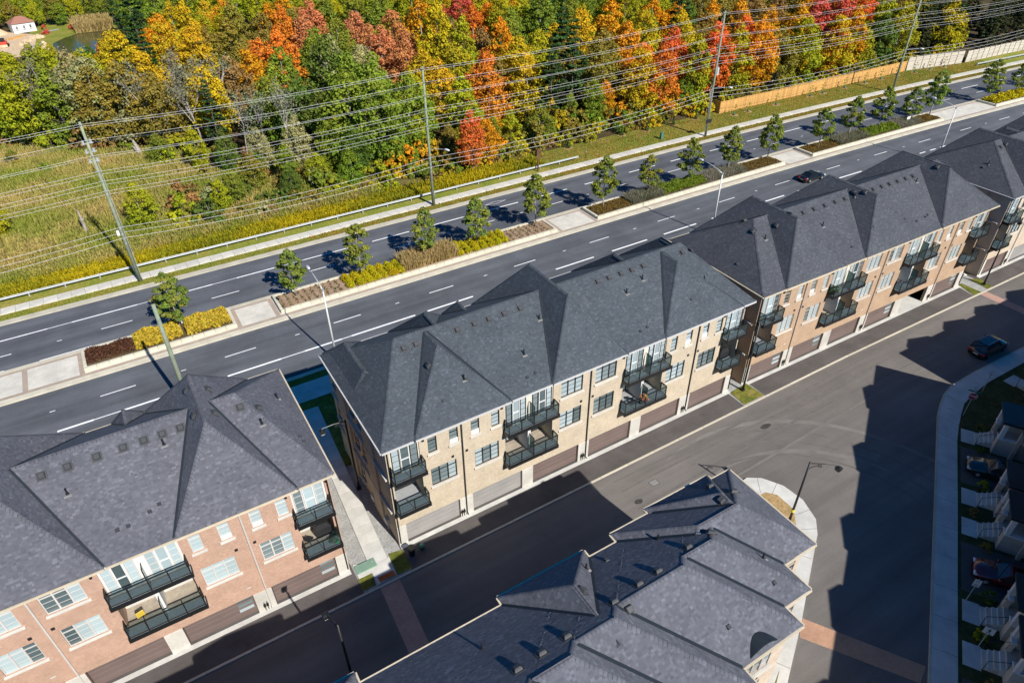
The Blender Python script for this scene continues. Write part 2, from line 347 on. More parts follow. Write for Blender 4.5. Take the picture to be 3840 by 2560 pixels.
dash('lane_stripe', 82.6, .2, [(-25,-12.7),(-10.2,-3.2),(2.4,5.6),(8.6,13.4),(17.3,23.5)]+[(x, x+5.6) for x in np.arange(27, 260, 9.1)])
dash('edge_line', 75.75+.45, .13, [(-13.7,-8.6),(-30,-17)])
dash('worn_line', 62.75, .12, [(-9.6,-6.9),(8.6,11.2),(15.4,16.6)]); dash('worn_line', 82.6, .1, [(-12.7,-10.2),(-3.2,2.4),(5.6,8.6),(13.4,17.3)])
d = MB(); c0 = (47.8, 84.35)
for s in range(4):
    P = [(1.9,0),(0,.42),(-1.9,0),(0,-.42)]; a, b = P[s], P[(s+1)%4]; k = .86
    d.poly([(c0[0]+a[0],c0[1]+a[1],.006),(c0[0]+b[0],c0[1]+b[1],.006),(c0[0]+b[0]*k,c0[1]+b[1]*k-.0,.006),(c0[0]+a[0]*k,c0[1]+a[1]*k,.006)])
d.build('lane_diamond', 'line_white', pm)
# far sidewalk: slabs
sw = empty('sidewalk', (0, 89.4, 0)); tag(sw, kind='structure')
slab = MB().bevbox(-.74, .74, -.78, .78, 0, .115, .012).mesh('slab')
for i, x in enumerate(np.arange(-24, 222, 1.5)):
    o = link('slab', slab, 'concrete', sw, (x, bend(x), random.uniform(.0, .012))); o.rotation_euler = (0, 0, math.atan(-5.6e-4*max(0, x-70)))
# the lane behind the houses, drives, edging
sheet('lane', [(-70,-60),(160,-60),(160,31.0),(-70,31.0)], -.004, 'asphalt_lane')
sheet('driveway', [(-70,31.25),(5.75,31.25),(5.75,34.2),(-70,34.2)], .012, 'asphalt_drive'); sheet('driveway', [(9.6,31.25),(45.1,31.25),(45.1,34.2),(9.6,34.2)], .012, 'asphalt_drive')
sheet('driveway', [(48.0,31.2),(83.4,30.65),(84.1,34.2),(48.0,34.2)], .012, 'asphalt_drive'); sheet('driveway', [(87.4,30.6),(140,30.2),(140,34),(87.4,34)], .012, 'asphalt_drive')
sheet('side_yard', [(5.75,31.25),(9.6,31.25),(9.9,47),(5.5,47)], .004, 'gravel'); sheet('side_yard', [(45.1,31.25),(48,31.2),(48,47),(45.1,47)], .004, 'gravel'); sheet('side_yard', [(83.4,30.65),(87.4,30.6),(88.2,47),(84.1,47)], .004, 'gravel')
sheet('grass_patch', [(45.2,31.3),(47.95,31.3),(47.8,33.5),(45.35,33.35)], .05, 'lawn'); sheet('grass_patch', [(8.5,31.35),(9.7,31.35),(9.65,33.3),(8.6,33.5)], .04, 'lawn'); sheet('grass_patch', [(5.75,31.4),(6.75,31.4),(6.85,32.6),(5.75,32.55)], .04, 'lawn')
sheet('grass_patch', [(83.55,30.8),(85.0,30.7),(84.9,33.2),(84.3,33.2)], .05, 'lawn'); sheet('grass_patch', [(86.4,30.8),(87.4,30.8),(87.9,32.6),(86.6,33.4)], .05, 'lawn'); sheet('rear_grass', [(6.2,44.2),(12.5,44.2),(12.5,54.3),(6.2,54.3)], .065, 'lawn')
eg = empty('lane_edging', (0, 31.1, 0)); tag(eg, kind='structure')
seg = MB().bevbox(-1.49, 1.49, -.1, .1, 0, .06, .01).mesh('edging_block')
for x in np.arange(-40, 120, 3.0): link('edging_block', seg, 'kerb', eg, (x, -.0 if x < 60 else -(x-60)*.017, 0)).rotation_euler = (0, 0, 0 if x < 60 else -.017)
# walk between the brick row and the cream row
wk = empty('walkway', (7.8, 33, 0)); tag(wk, kind='structure')
ws = MB().bevbox(-.74, .74, -.99, .99, 0, .085, .012).mesh('slab')
for i, y in enumerate(np.arange(34.2, 54.2, 2.0)): link('slab', ws, 'concrete_white', wk, ((7.72+(y-34.2)*.055)-7.8, y-33, 0)).rotation_euler = (0, 0, -.055)
MB().prism([(-1.95,-.45),(-.9,-.45),(-.95,-1.7),(.6,-1.55),(.75,.2),(-.2,.2),(-1.95,.95)], 0, .088).build('pad', 'concrete_white', wk)
MB().bevbox(-.72, .55, -1.6, -1.1, .088, .1, .004).build('tactile_plate', plain('rust', (.42, .11, .03), .8, 0, .3, 4), wk)
cw = pavers  # paver crossings
sheet('paver_crossing', [(6.93,31.0),(6.35,19),(7.8,19),(8.47,30.95)], .004, 'crossing_paver'); sheet('paver_crossing', [(31.55,13.12),(30.3,12.1),(34.43,5.81),(35.82,6.3)], .006, 'crossing_tan'); sheet('paver_crossing', [(84.4,30.6),(84.5,21),(86.0,21),(85.7,30.6)], .006, 'crossing_paver')
# block round the foreground row
isl = [(38.18,24.41),(39.26,23.69),(40.16,22.12),(40.32,20.22),(39.58,18.3),(38.46,17.23),(35.6,15.47),(31.05,12.66),(27.11,10.41),(18,4.7),(-10,-12),(-40,-12),(-40,18.5),(26,18.5),(30.5,20.2),(34.5,22.8),(36.8,24.3)]
pv = sheet('corner_pavement', isl, .13, 'concrete_white', z0=-.02)
sheet('mulch_bed', [(38.3,22.4),(38.9,21.7),(38.85,19.9),(37.6,18.6),(35.4,17.3),(35.4,21.5),(36.8,22.5)], .14, 'dry_mulch', parent=pv); sheet('lawn_strip', [(25.9,10.6),(27.2,11.2),(23.5,9.0),(15,3.8),(13.5,5),(21,9.2)], .139, 'lawn', parent=pv)
def joints(o_parent, segs, z, w=.03):
    mb = MB()
    for (a, b) in segs:
        a = Vector((*a, z)); b = Vector((*b, z)); s = (b-a).cross(Vector((0,0,1))).normalized()*w/2
        mb.poly([tuple(a-s), tuple(b-s), tuple(b+s), tuple(a+s)])
    return mb.build('joint', 'dark_metal', o_parent)
joints(pv, [((40.0,19.2),(37.7,19.6)),((38.9,17.6),(37.0,18.6)),((36.2,15.9),(35.0,17.5)),((33.4,14.1),(32.3,15.6)),((30.6,12.4),(29.6,14)),((27.9,10.9),(27,12.4)),((39.9,22.6),(38.4,21.9)),((38.9,23.9),(37.9,22.6))], .1335, .025)
# kerb and walk of the opposite street
KR = [(17.4,-5),(34.84,5.56),(42.06,9.93),(50.0,14.7),(57.43,19.19),(59.6,20.5),(61.36,21.34),(63,22.0),(64.87,22.4),(68.71,22.45),(78.01,22.1),(110,21.3)]
WR = [(18.3,-6.5),(35.74,4.08),(42.95,8.45),(50.85,13.2),(57.9,17.5),(60.0,18.6),(61.6,19.35),(63.4,20.1),(65.4,20.45),(68.8,20.7),(77.6,20.5),(110,19.6)]
far = [(26,-20),(41,-6),(50,-2),(58,3),(68,4),(74,4),(80,4),(85,4),(90,4),(95,4),(100,4),(112,4)]
KI = [(k[0]+(w[0]-k[0])*.11, k[1]+(w[1]-k[1])*.11) for k, w in zip(KR, WR)]
def band(name, A, B, z, mat, z0=-.02):
    mb = MB()
    for i in range(len(A)-1):
        mb.poly([(*A[i],z),(*B[i],z),(*B[i+1],z),(*A[i+1],z)]); mb.poly([(*A[i],z0),(*A[i],z),(*A[i+1],z),(*A[i+1],z0)])
    return tag(mb.build(name, mat), kind='structure')
band('street_kerb', KR, KI, .12, 'kerb'); sidewalk2 = band('street_sidewalk', KI, WR, .126, 'concrete_white'); band('front_yards', WR, far, .10, 'yard')
sj = []
for k, w in zip(KI, WR):
    pass
for i in range(1, len(KI)-1):
    n = max(1, int(math.dist(KI[i], KI[i+1])/2.4))
    for j in range(n):
        t = j/n; sj.append(((KI[i][0]+(KI[i+1][0]-KI[i][0])*t, KI[i][1]+(KI[i+1][1]-KI[i][1])*t), (WR[i][0]+(WR[i+1][0]-WR[i][0])*t, WR[i][1]+(WR[i+1][1]-WR[i][1])*t)))
joints(sidewalk2, sj, .1295, .025)
cb = empty('catch_basin', (31.09,28.24,0), label='small iron drain grate set in the lane behind the cream houses', cat='drain')
MB().box(-.42,.42,-.32,.32,.0,.012).build('frame', 'bark', cb)
for k in range(7): MB().box(-.34+k*.1,-.29+k*.1,-.26,.26,.012,.02).build('grate_bar', 'galv', cb)
# stains on the lane
for px, py, sx, sy in ((2872,1598,.7,.3),(2395,1880,.5,.3)):
    x, y = at(px, py); mb = MB(); pts = [(x+math.cos(a)*sx*(.7+.3*random.random()), y+math.sin(a)*sy*(.7+.3*random.random()), .0025) for a in np.linspace(0, 6.1, 14)]
    mb.poly(pts); tag(mb.build('oil_stain', plain('oil', (.045, .042, .038), .6, 0, .3, 3)), 'dark oil stain on the lane surface', 'stain', 'oil stains on the lane')
# faint tyre marks that turn from the lane into the diagonal street
lane_o = bpy.data.objects['lane']; plain('tyre_dust', (.124,.113,.104), .9, 0, .15, 1.2); plain('pale_dust', (.158,.145,.132), .9, 0, .15, .8)
def mark(pts, w, mat, z):
    mb = MB(); P = [Vector((x, y, z)) for x, y in pts]; k = len(P); L = []
    for i, p in enumerate(P):
        t = (P[min(i+1,k-1)]-P[max(i-1,0)]).normalized(); n_ = Vector((-t.y, t.x, 0))*w*.5*(.35+.65*math.sin(math.pi*(i+.5)/k)); L.append((tuple(p-n_), tuple(p+n_)))
    for (a, b), (c, d_) in zip(L, L[1:]): mb.poly([a, c, d_, b])
    mb.build('tyre_mark', mat, lane_o)
def arc(cx, cy, r_, a0, a1): return [(cx+r_*math.cos(R_(a)), cy+r_*math.sin(R_(a))) for a in np.linspace(a0, a1, 26)]
for r_ in (11.5, 13.2, 14.6): mark(arc(37,15,r_,-5,100), .22, 'tyre_dust', .002)
for r_ in (12.3, 16.2): mark(arc(38,14,r_,5,105), .5, 'pale_dust', .0012)
for y in (25.3, 26.9, 28.7, 29.9): mark([(x, y+.25*math.sin(x*.13+y)) for x in np.linspace(28, 70, 30)], .25, 'tyre_dust' if y > 26 else 'pale_dust', .003+.0003*y)
# pond and building yard beyond the wood
sheet('pond', [(-5.5,231),(-4.6,240),(-1,245.5),(3,247),(8,245),(9.5,236),(6.5,226),(3.5,224),(-1,226)], -.02, 'pond_water') if 'pond_water' in MATS else None
# ================================================================ ROOFS
class Hip:
    """hip solid: eaves rectangle, ridge ends a,b. axis 'x': ridge along x at y=rm ; axis 'y': ridge along y at x=rm"""
    def __init__(s, x0, x1, y0, y1, ze, zr, axis, a, b, rm=None, back=True):
        s.b = (x0,x1,y0,y1); s.ze = ze; s.zr = zr; s.axis = axis; s.back = back
        if axis == 'x':
            ym = (y0+y1)/2 if rm is None else rm; A, B = (a,ym,zr), (b,ym,zr)
            c = [(x0,y0,ze),(x1,y0,ze),(x1,y1,ze),(x0,y1,ze)]
            s.faces = [[c[0],c[1],B,A],[c[1],c[2],B],[c[2],c[3],A,B],[c[3],c[0],A]]
            s.hips = [(c[0],A),(c[3],A),(c[1],B),(c[2],B)]
        else:
            xm = (x0+x1)/2 if rm is None else rm; A, B = (xm,a,zr), (xm,b,zr)
            c = [(x0,y0,ze),(x1,y0,ze),(x1,y1,ze),(x0,y1,ze)]
            s.faces = [[c[0],c[1],A],[c[1],c[2],B,A],[c[2],c[3],B],[c[3],c[0],A,B]]
            s.hips = [(c[0],A),(c[1],A),(c[2],B),(c[3],B)]
        s.A, s.B, s.c = A, B, c
        s.pl = []
        for f in s.faces:
            p, q, r = (np.array(v) for v in f[:3])
            n = np.cross(q-p, r-p)
            if np.linalg.norm(n) < 1e-6: continue
            n = n/np.linalg.norm(n); n = n if n[2] > 0 else -n; s.pl.append((n, n@p))
    def z(s, x, y):
        x0,x1,y0,y1 = s.b
        if not (x0 <= x <= x1 and y0 <= y <= y1): return -1e9
        return min((d-n[0]*x-n[1]*y)/n[2] for n, d in s.pl if n[2] > 1e-3)
def roof_z(hips, x, y): return max([h.z(x, y) for h in hips]+[-1e9])
def shingle_arrays(hips, seed, exposure=.145, wmin=.1, wmax=.27):
    r = random.Random(seed); V = []; Q = []; T = []
    for hi, h in enumerate(hips):
        for f in h.faces:
            P = [np.array(v) for v in f]; n = np.cross(P[1]-P[0], P[2]-P[0]); L = np.linalg.norm(n)
            if L < 1e-6: continue
            n /= L
            if n[2] < 0: n = -n
            if n[2] < .08 or n[2] > .995: continue
            u = np.cross((0,0,1), n); u /= np.linalg.norm(u); v = np.cross(n, u)
            pu = [float((p-P[0])@u) for p in P]; pv = [float((p-P[0])@v) for p in P]; k = len(P)
            ar = sum(pu[i]*pv[(i+1)%k]-pu[(i+1)%k]*pv[i] for i in range(k)); sg = 1 if ar > 0 else -1
            others = [(j, g) for j, g in enumerate(hips) if g is not h]
            vv = min(pv)
            while vv < max(pv):
                uu = min(pu)-r.random()*.3; c = vv+exposure*.5
                # span of the row inside the polygon
                xs = []
                for i in range(k):
                    a0, b0, a1, b1 = pu[i], pv[i], pu[(i+1)%k], pv[(i+1)%k]
                    if (b0-c)*(b1-c) < 0: xs.append(a0+(a1-a0)*(c-b0)/(b1-b0))
                if len(xs) < 2: vv += exposure; continue
                lo, hi_ = min(xs), max(xs); uu = lo - r.random()*.2
                while uu < hi_:
                    w = r.uniform(wmin, wmax); a = max(uu, lo-.03); b = min(uu+w, hi_+.03)
                    if b-a > .03:
                        cen = P[0]+u*(a+b)/2+v*c
                        if not any((q_ := g.z(cen[0], cen[1])) > cen[2]+.006 or (j > hi and abs(q_-cen[2]) < .03) for j, g in others):
                            lift = r.choice((.003,.005,.009)); o = P[0]; base = len(V)
                            p1 = o+u*a+v*vv; p2 = o+u*b+v*vv; p3 = o+u*b+v*(vv+exposure*1.005); p4 = o+u*a+v*(vv+exposure*1.005)
                            V += [p1+n*lift, p2+n*lift, p3+n*.0012, p4+n*.0012]
                            Q += [(base,base+1,base+2,base+3)]
                            t = min(1, max(0, r.gauss(.45, .18)+(.26 if r.random() < .1 else 0))); T += [t]
                    uu += w
                vv += exposure
    return np.array(V), np.array(Q), np.array(T)
def make_roof(parent, hips, mat, seed, gutter, valley_pairs=True, vents=(), pipes=(), smalls=(), exposure=.145):
    base = MB()
    for h in hips:
        for f in h.faces: base.poly(f)
        base.poly([h.c[3],h.c[2],h.c[1],h.c[0]])
    roof = base.build('roof', mat, parent)
    V, Q, T = shingle_arrays(hips, seed, exposure)
    sh = link('shingles', np_mesh('shingles', V, Q, {'tone': T}), mat, roof); tag(sh, kind='stuff')
    # ridge and hip caps, each a short folded tab
    V, Q, T = [], [], []; r = random.Random(seed+1)
    for h in hips:
        others = [g for g in hips if g is not h]
        for a, b in h.hips+[(h.A, h.B)]:
            a, b = np.array(a, float), np.array(b, float); L = np.linalg.norm(b-a)
            if L < .4: continue
            d = (b-a)/L; s = np.cross(d, (0,0,1)); s /= np.linalg.norm(s)
            # drop on both sides follows the neighbouring faces approximately
            mid = (a+b)/2
            for side in (0,):
                k = int(L/.24)
                for i in range(k):
                    p = a+d*(i*L/k); q = a+d*((i+1.15)*L/k)
                    c = (p+q)/2
                    if any(g.z(c[0], c[1]) > c[2]+.05 for g in others): continue
                    if max(roof_z(others, c[0]+s[0]*.2, c[1]+s[1]*.2), roof_z(others, c[0]-s[0]*.2, c[1]-s[1]*.2)) > c[2]-.02: continue
                    zs = []
                    for sgn in (-1, 1):
                        e = c+s*sgn*.15; zz = h.z(e[0], e[1]); zs.append(min(0, max(-.25, (zz-c[2]) if zz > -1e8 else -.12)))
                    B_ = len(V); up = np.array((0,0,.035))
                    for w in (p, q):
                        V += [w+s*-.15+np.array((0,0,zs[0]))+up*.7, w+up*1.3, w+s*.15+np.array((0,0,zs[1]))+up*.7]
                    Q += [(B_,B_+1,B_+4,B_+3),(B_+1,B_+2,B_+5,B_+4)]; t = r.gauss(.62, .15); T += [t, t]
    if len(V): tag(link('ridge_caps', np_mesh('ridge_caps', np.array(V), np.array(Q), {'tone': np.clip(T, 0, 1)}), mat, roof), kind='stuff')
    # valleys: trace where two solids meet
    for i, h in enumerate(hips):
        for g in hips[i+1:]:
            for n1, d1 in h.pl:
                for n2, d2 in g.pl:
                    if n1[2] < .1 or n2[2] < .1: continue
                    if h.axis == g.axis == 'x' and ((n1[1] > .3 and n2[0] > .3) or (n2[1] > .3 and n1[0] > .3)): continue
                    dr = np.cross(n1, n2)
                    if np.linalg.norm(dr) < .05: continue
                    dr /= np.linalg.norm(dr)
                    if abs(dr[2]) < .05: continue
                    A_ = np.array([n1, n2, dr]); p0 = np.linalg.solve(A_, np.array([d1, d2, 0.0]))
                    if dr[2] < 0: dr = -dr
                    zs = np.arange(min(h.ze, g.ze)+.02, max(h.zr, g.zr), .12); ok = []
                    for zz in zs:
                        p = p0+dr*((zz-p0[2])/dr[2])
                        a, b = h.z(p[0], p[1]), g.z(p[0], p[1])
                        good = abs(a-p[2]) < .03 and abs(b-p[2]) < .03 and not any(k is not h and k is not g and k.z(p[0], p[1]) > p[2]+.05 for k in hips)
                        ok.append(p if good else None)
                    run = [p for p in ok if p is not None]
                    if len(run) > 4:
                        mdp = run[len(run)//2]; sdv = np.array((-dr[1], dr[0])); sdv = sdv/np.linalg.norm(sdv)*.4
                        if min(roof_z(hips, mdp[0]+sdv[0], mdp[1]+sdv[1]), roof_z(hips, mdp[0]-sdv[0], mdp[1]-sdv[1])) < mdp[2]+.04: continue
                        a, b = run[0], run[-1]; MB().bar(tuple(a+np.array((0,0,.045))), tuple(b+np.array((0,0,.045))), .2, .03).build('valley_flashing', 'valley', roof)
    # gutters along each eave that is not buried
    for h in hips:
        c = h.c
        for k in range(4):
            a, b = np.array(c[k]), np.array(c[(k+1)%4]); L = np.linalg.norm(b-a); d = (b-a)/L; out = np.array((d[1],-d[0],0))
            n = max(2, int(L/.3)); cur = None; runs = []
            for i in range(n):
                p = a+d*(i+.5)*L/n+out*.1
                pe = p-out*.1
                vis = not any(g is not h and ((g.b[0]-.02 <= p[0] <= g.b[1]+.02 and g.b[2]-.02 <= p[1] <= g.b[3]+.02) or (gi > hips.index(h) and g.b[0]-.02 <= pe[0] <= g.b[1]+.02 and g.b[2]-.02 <= pe[1] <= g.b[3]+.02)) for gi, g in enumerate(hips))
                if vis:
                    if cur is None: cur = [i, i]
                    cur[1] = i
                elif cur: runs.append(cur); cur = None
            if cur: runs.append(cur)
            for s_, e_ in runs:
                p = a+d*s_*L/n+out*.06+np.array((0,0,-.075)); q = a+d*(e_+1)*L/n+out*.06+np.array((0,0,-.075))
                if np.linalg.norm(q-p) > .25: MB().bar(tuple(p), tuple(q), .1, .12).build('gutter', gutter, roof)
    def norm_at(x, y):
        e = .05; z0 = roof_z(hips, x, y); return Vector((-(roof_z(hips, x+e, y)-z0)/e, -(roof_z(hips, x, y+e)-z0)/e, 1)).normalized()
    def place(name, me, mat_, x, y, tilt=True):
        o = link(name, me, mat_, roof, (x, y, roof_z(hips, x, y)+.02))
        if tilt: o.rotation_euler = norm_at(x, y).to_track_quat('Z', 'Y').to_euler()
        return o
    for x, y in vents:
        n = norm_at(x, y); o = link('roof_vent', VENT, 'vent_grey', roof, (x, y, roof_z(hips, x, y)+.02))
        up = Vector((0,0,1)); sx = Vector((n[1], -n[0], 0)); sx = sx.normalized() if sx.length > .01 else Vector((1,0,0)); sy = n.cross(sx)
        o.rotation_euler = Matrix((sx, sy, n)).transposed().to_euler()
    for x, y in pipes:
        z = roof_z(hips, x, y); o = link('vent_pipe', PIPE, ['black_metal', 'vent_flash'], roof, (x, y, z))
    for x, y in smalls:
        n = norm_at(x, y); o = link('small_vent', SMALLV, 'vent_grey', roof, (x, y, roof_z(hips, x, y)+.02)); o.rotation_euler = n.to_track_quat('Z', 'Y').to_euler()
    return roof
plain('vent_grey', (.05, .052, .056), .6, 0, .1); plain('vent_flash', (.3, .29, .27), .6, .2)
v_ = MB(); v_.add([(-.2,-.2,0),(.2,-.2,0),(.2,.2,0),(-.2,.2,0),(-.19,-.19,.13),(.19,-.19,.13),(.19,.19,.13),(-.19,.19,.13),(-.14,-.14,.19),(.14,-.14,.19),(.14,.14,.19),(-.14,.14,.19)],
   [(0,1,5,4),(1,2,6,5),(2,3,7,6),(3,0,4,7),(4,5,9,8),(5,6,10,9),(6,7,11,10),(7,4,8,11),(8,9,10,11)]); v_.box(-.3,.3,-.3,.3,0,.015); VENT = v_.mesh('roof_vent')
v_ = MB(); v_.tube([(0,0,-.1),(0,0,.42)], .055, 8); v_.tube([(0,0,-.05),(0,0,.1)], [.12,.07], 8); v_.box(-.22,.22,-.24,-.1,-.12,-.06,1); PIPE = v_.mesh('vent_pipe')
SMALLV = MB().add([(-.12,-.12,0),(.12,-.12,0),(.12,.12,0),(-.12,.12,0),(-.1,-.1,.12),(.1,-.1,.12),(.1,.1,.05),(-.1,.1,.05)], [(0,1,5,4),(1,2,6,5),(2,3,7,6),(3,0,4,7),(4,5,6,7)]).mesh('small_vent')
# ================================================================ HOUSE ROWS
_wc = {}
def window(parent, x, y, z, w, h, n=1, frame='frame_black', pane='pane', style='casement', rz=0, sill=True, name='window', reveal=True):
    """n casements side by side; x,y,z = lower left outer corner in the parent's frame"""
    key = (round(w,3), round(h,3), n, style)
    if key not in _wc:
        f = MB(); t = .055
        f.box(0,w,0,.07,0,t); f.box(0,w,0,.07,h-t,h); f.box(0,t,0,.07,t,h-t); f.box(w-t,w,0,.07,t,h-t)
        cw_ = w/n
        for i in range(1, n): f.box(i*cw_-.045, i*cw_+.045, -.004,.07, t, h-t)
        for i in range(n):
            a, b = i*cw_+(.045 if i else t), (i+1)*cw_-(.045 if i < n-1 else t)
            if style == 'casement':
                f.box(a, b, .0,.06, h*.76-.03, h*.76+.03)
                for k in (.26,.51): f.box(a, b, .028,.05, h*k-.011, h*k+.011)
            elif style == 'door': f.box(a, b, .0,.06, .1,.22); [f.box(a, b, .028,.05, h*k-.011, h*k+.011) for k in (.3,.52,.75)]
            elif style == 'sash': f.box(a, b, .0,.06, h*.5-.03, h*.5+.03)
        ps = [MB().box(i*cw_+.04, (i+1)*cw_-.04, .055,.066, t*.6, h-t*.6).mesh('pane') for i in range(n)]
        s = MB().bevbox(-.12, w+.12, -.19,.0, -.16,-.005,.015).mesh('sill')
        _wc[key] = (f.mesh('window'), ps, s)
    fm, ps, s = _wc[key]
    fm2 = fm
    if fm.materials and fm.materials[0] != MATS[frame]:
        k2 = key+(frame,)
        if k2 not in _wc: c = fm.copy(); c.materials.clear(); _wc[k2] = c
        fm2 = _wc[k2]
    o = link(name, fm2, frame, parent, (x, y, z)); o.rotation_euler = (0, 0, rz)
    for i, p in enumerate(ps):
        if p.materials and p.materials[0] != MATS[pane]:
            k3 = key+(pane, i)
            if k3 not in _wc: c = p.copy(); c.materials.clear(); _wc[k3] = c
            p = _wc[k3]
        link('pane', p, pane, o)
    if sill: link('sill', s, 'stone_white', o)
    return o
def balcony(parent, xa, xb, zf, pair, dark_floor=True, proj=.72):
    s = MB(); s.box(xa-.12, xb+.12, -proj-.05, .0, zf-.26, zf-.03); s.box(xa-.16, xb+.16, -proj-.1, -proj-.05, zf-.3, zf+.05); s.box(xa-.17, xa-.12, -proj-.05, 0, zf-.3, zf+.05); s.box(xb+.12, xb+.17, -proj-.05, 0, zf-.3, zf+.05)
    b = s.build('balcony', 'black_metal', parent)
    n = int(proj/.14)
    for k in range(n): MB().box(xa-.1, xb+.1, -proj-.04+k*.145, -proj-.04+k*.145+.125, zf-.03, zf).build('deck_board', 'deck', b)
    yp = -proj; rh = 1.07; w = xb-xa; npan = 4 if pair else 2
    xs = [xa-.06+(w+.12)*i/npan for i in range(npan+1)]
    post = MB().box(-.035,.035,-.035,.035,0,rh).mesh('post')
    for x in xs: link('post', post, 'black_metal', b, (x, yp, zf))
    for x in (xa-.06, xb+.06): link('post', post, 'black_metal', b, (x, -.05, zf))
    MB().box(xs[0]-.04, xs[-1]+.04, yp-.045, yp+.045, zf+rh, zf+rh+.06).build('rail', 'black_metal', b)
    for x in (xs[0], xs[-1]): MB().box(x-.04, x+.04, yp+.045, 0, zf+rh, zf+rh+.06).build('rail', 'black_metal', b)
    for a, c in zip(xs, xs[1:]):
        MB().box(a+.05, c-.05, yp-.006, yp+.006, zf+.1, zf+rh-.05).build('glass_panel', 'rail_glass', b); MB().box(a+.035, c-.035, yp-.02, yp+.02, zf+.06, zf+.1).build('rail', 'black_metal', b)
    for x in (xs[0], xs[-1]): MB().box(x-.006, x+.006, yp+.05, -.1, zf+.1, zf+rh-.05).build('glass_panel', 'rail_glass', b)
    if pair:
        xm = (xa+xb)/2
        MB().box(xm-.008, xm+.008, yp+.05, -.04, zf+.12, zf+1.85).build('privacy_screen', 'frosted', b)
        fr = MB(); fr.box(xm-.03, xm+.03, yp-.03, yp+.03, zf, zf+1.92); fr.box(xm-.025, xm+.025, yp, 0, zf+1.86, zf+1.92); fr.box(xm-.025, xm+.025, yp+.03, 0, zf+.06, zf+.12); fr.build('screen_frame', 'black_metal', b)
    return b
ZF2, ZF3, ZE = 4.2, 7.62, 10.8
def town_row(x0, yf, rot, W, label, brickm, trim, frame, pane, garage, roofm, gutter, hips, seed, vents, pipes, smalls, group=None, doorframe='paint_white', left=True, right=False, garage_glass=(), open_garage=None, units=6):
    root = empty('townhouse_row', (x0, yf, 0), rot, label, 'house row', group); k = W/35.75; S = lambda v: v*k
    loggias = [(S(.3),S(2.6),False),(S(9.8),S(14.3),True),(S(21.6),S(26.1),True),(S(33.15),S(35.45),False)]
    nar = [3.27,5.03,6.84,8.6,26.65,28.4,30.4,32.1]; tri_up = [15.05,18.5]; tri_lo = [3.3,7.05,15.05,18.5,26.6,30.4]; gar = [.75,6.65,12.45,18.3,24.2,30.2]
    holes = []
    for a, b, p in loggias: holes += [(a,b,ZF2,6.95,1.75),(a,b,ZF3,10.42,.12)]
    for g in gar: holes.append((S(g),S(g)+4.72,.0,2.15,.28))
    NW, TW = .72, 2.15
    for q in nar: holes.append((S(q),S(q)+NW,8.45,9.97))
    for q in tri_up: holes.append((S(q),S(q)+TW,8.4,10.25))
    for q in tri_lo: holes.append((S(q),S(q)+TW,4.95,6.78))
    mb = MB(); wall_holes(mb, 0, W, 0, 10.72, holes, .14)
    D = 12.3
    mb.poly([(0,D,0),(0,0,0),(0,0,10.72),(0,D,10.72)]); mb.poly([(W,0,0),(W,D,0),(W,D,10.72),(W,0,10.72)]); mb.poly([(W,D,0),(0,D,0),(0,D,10.72),(W,D,10.72)])
    mb.build('wall', brickm, root)
    # white stone bases, plinth, corner pieces
    edges = [0]+[v for g in gar for v in (S(g), S(g)+4.72)]+[W]
    for a, b in zip(edges[0::2], edges[1::2]):
        if b-a > .12: MB().bevbox(a+.003, b-.003, -.035, .02, 0, 2.12, .015).build('stone_base', 'stone_white', root)
    MB().box(0, W, -.42, -.036, .0, .035).build('apron', 'concrete_white', root)
    for i, g in enumerate(gar):
        a, b = S(g), S(g)+4.72
        if open_garage == i:
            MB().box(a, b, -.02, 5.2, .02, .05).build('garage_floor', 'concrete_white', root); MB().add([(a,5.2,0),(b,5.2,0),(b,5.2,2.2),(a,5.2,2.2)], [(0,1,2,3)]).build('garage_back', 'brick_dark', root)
            continue
        gd = MB().box(a, b, .22, .28, .01, 2.15).build('garage_door', garage[i % len(garage)], root)
        for r_ in range(4): MB().bevbox(a+.01, b-.01, .185, .222, .115+r_*.508, .6+r_*.508, .012).build('panel', garage[i % len(garage)], gd)
        if i in garage_glass:
            for r_ in range(1, 4): MB().box(b-1.15, b-.15, .175, .19, .2+r_*.508, .5+r_*.508).build('pane', 'pane_mid', gd)
        MB().box(a+.02, a+.06, .16,.185, .1, 2.1).build('door_track', 'dark_metal', gd)
    for q in nar:
        w = window(root, S(q), .07, 8.45, NW, 1.52, 1, frame, pane)
        if q in (5.03, 6.84, 28.4, 30.4): MB().box(.03, NW-.03, -.03, .02, .02, .46).build('white_panel', 'stucco_white', w)
    for q in tri_up: window(root, S(q), .07, 8.4, TW, 1.85, 3, frame, pane)
    for q in tri_lo: window(root, S(q), .07, 4.95, TW, 1.83, 3, frame, pane)
    for a, b, p in loggias:
        # upper doors in a stuccoed bay
        MB().box(a, b, .1, .16, ZF3, 10.42).build('stucco_bay', 'stucco' if brickm != 'brick_orange' else 'stucco_white', root)
        grp = [(a+.12, (a+b)/2-.3), ((a+b)/2+.3, b-.12)] if p else [(a+.12, b-.12)]
        for c, d_ in grp:
            w3 = (d_-c)/3
            window(root, c, .03, ZF3+.05, w3*.9, 2.5, 1, frame, pane, 'door', sill=False, name='side_light'); window(root, d_-w3*.9, .03, ZF3+.05, w3*.9, 2.5, 1, frame, pane, 'door', sill=False, name='side_light')
            window(root, c+w3*.98, .02, ZF3+.05, w3*1.04, 2.5, 1, doorframe, pane, 'sash', sill=False, name='balcony_door')
        balcony(root, a, b, ZF3, p)
        # loggia below
        MB().box(a, b, 1.72, 1.8, ZF2, 6.95).build('loggia_wall', 'stucco', root); fl = MB().box(a, b, -.02, 1.74, ZF2-.04, ZF2+.002).build('loggia_floor', 'deck', root)
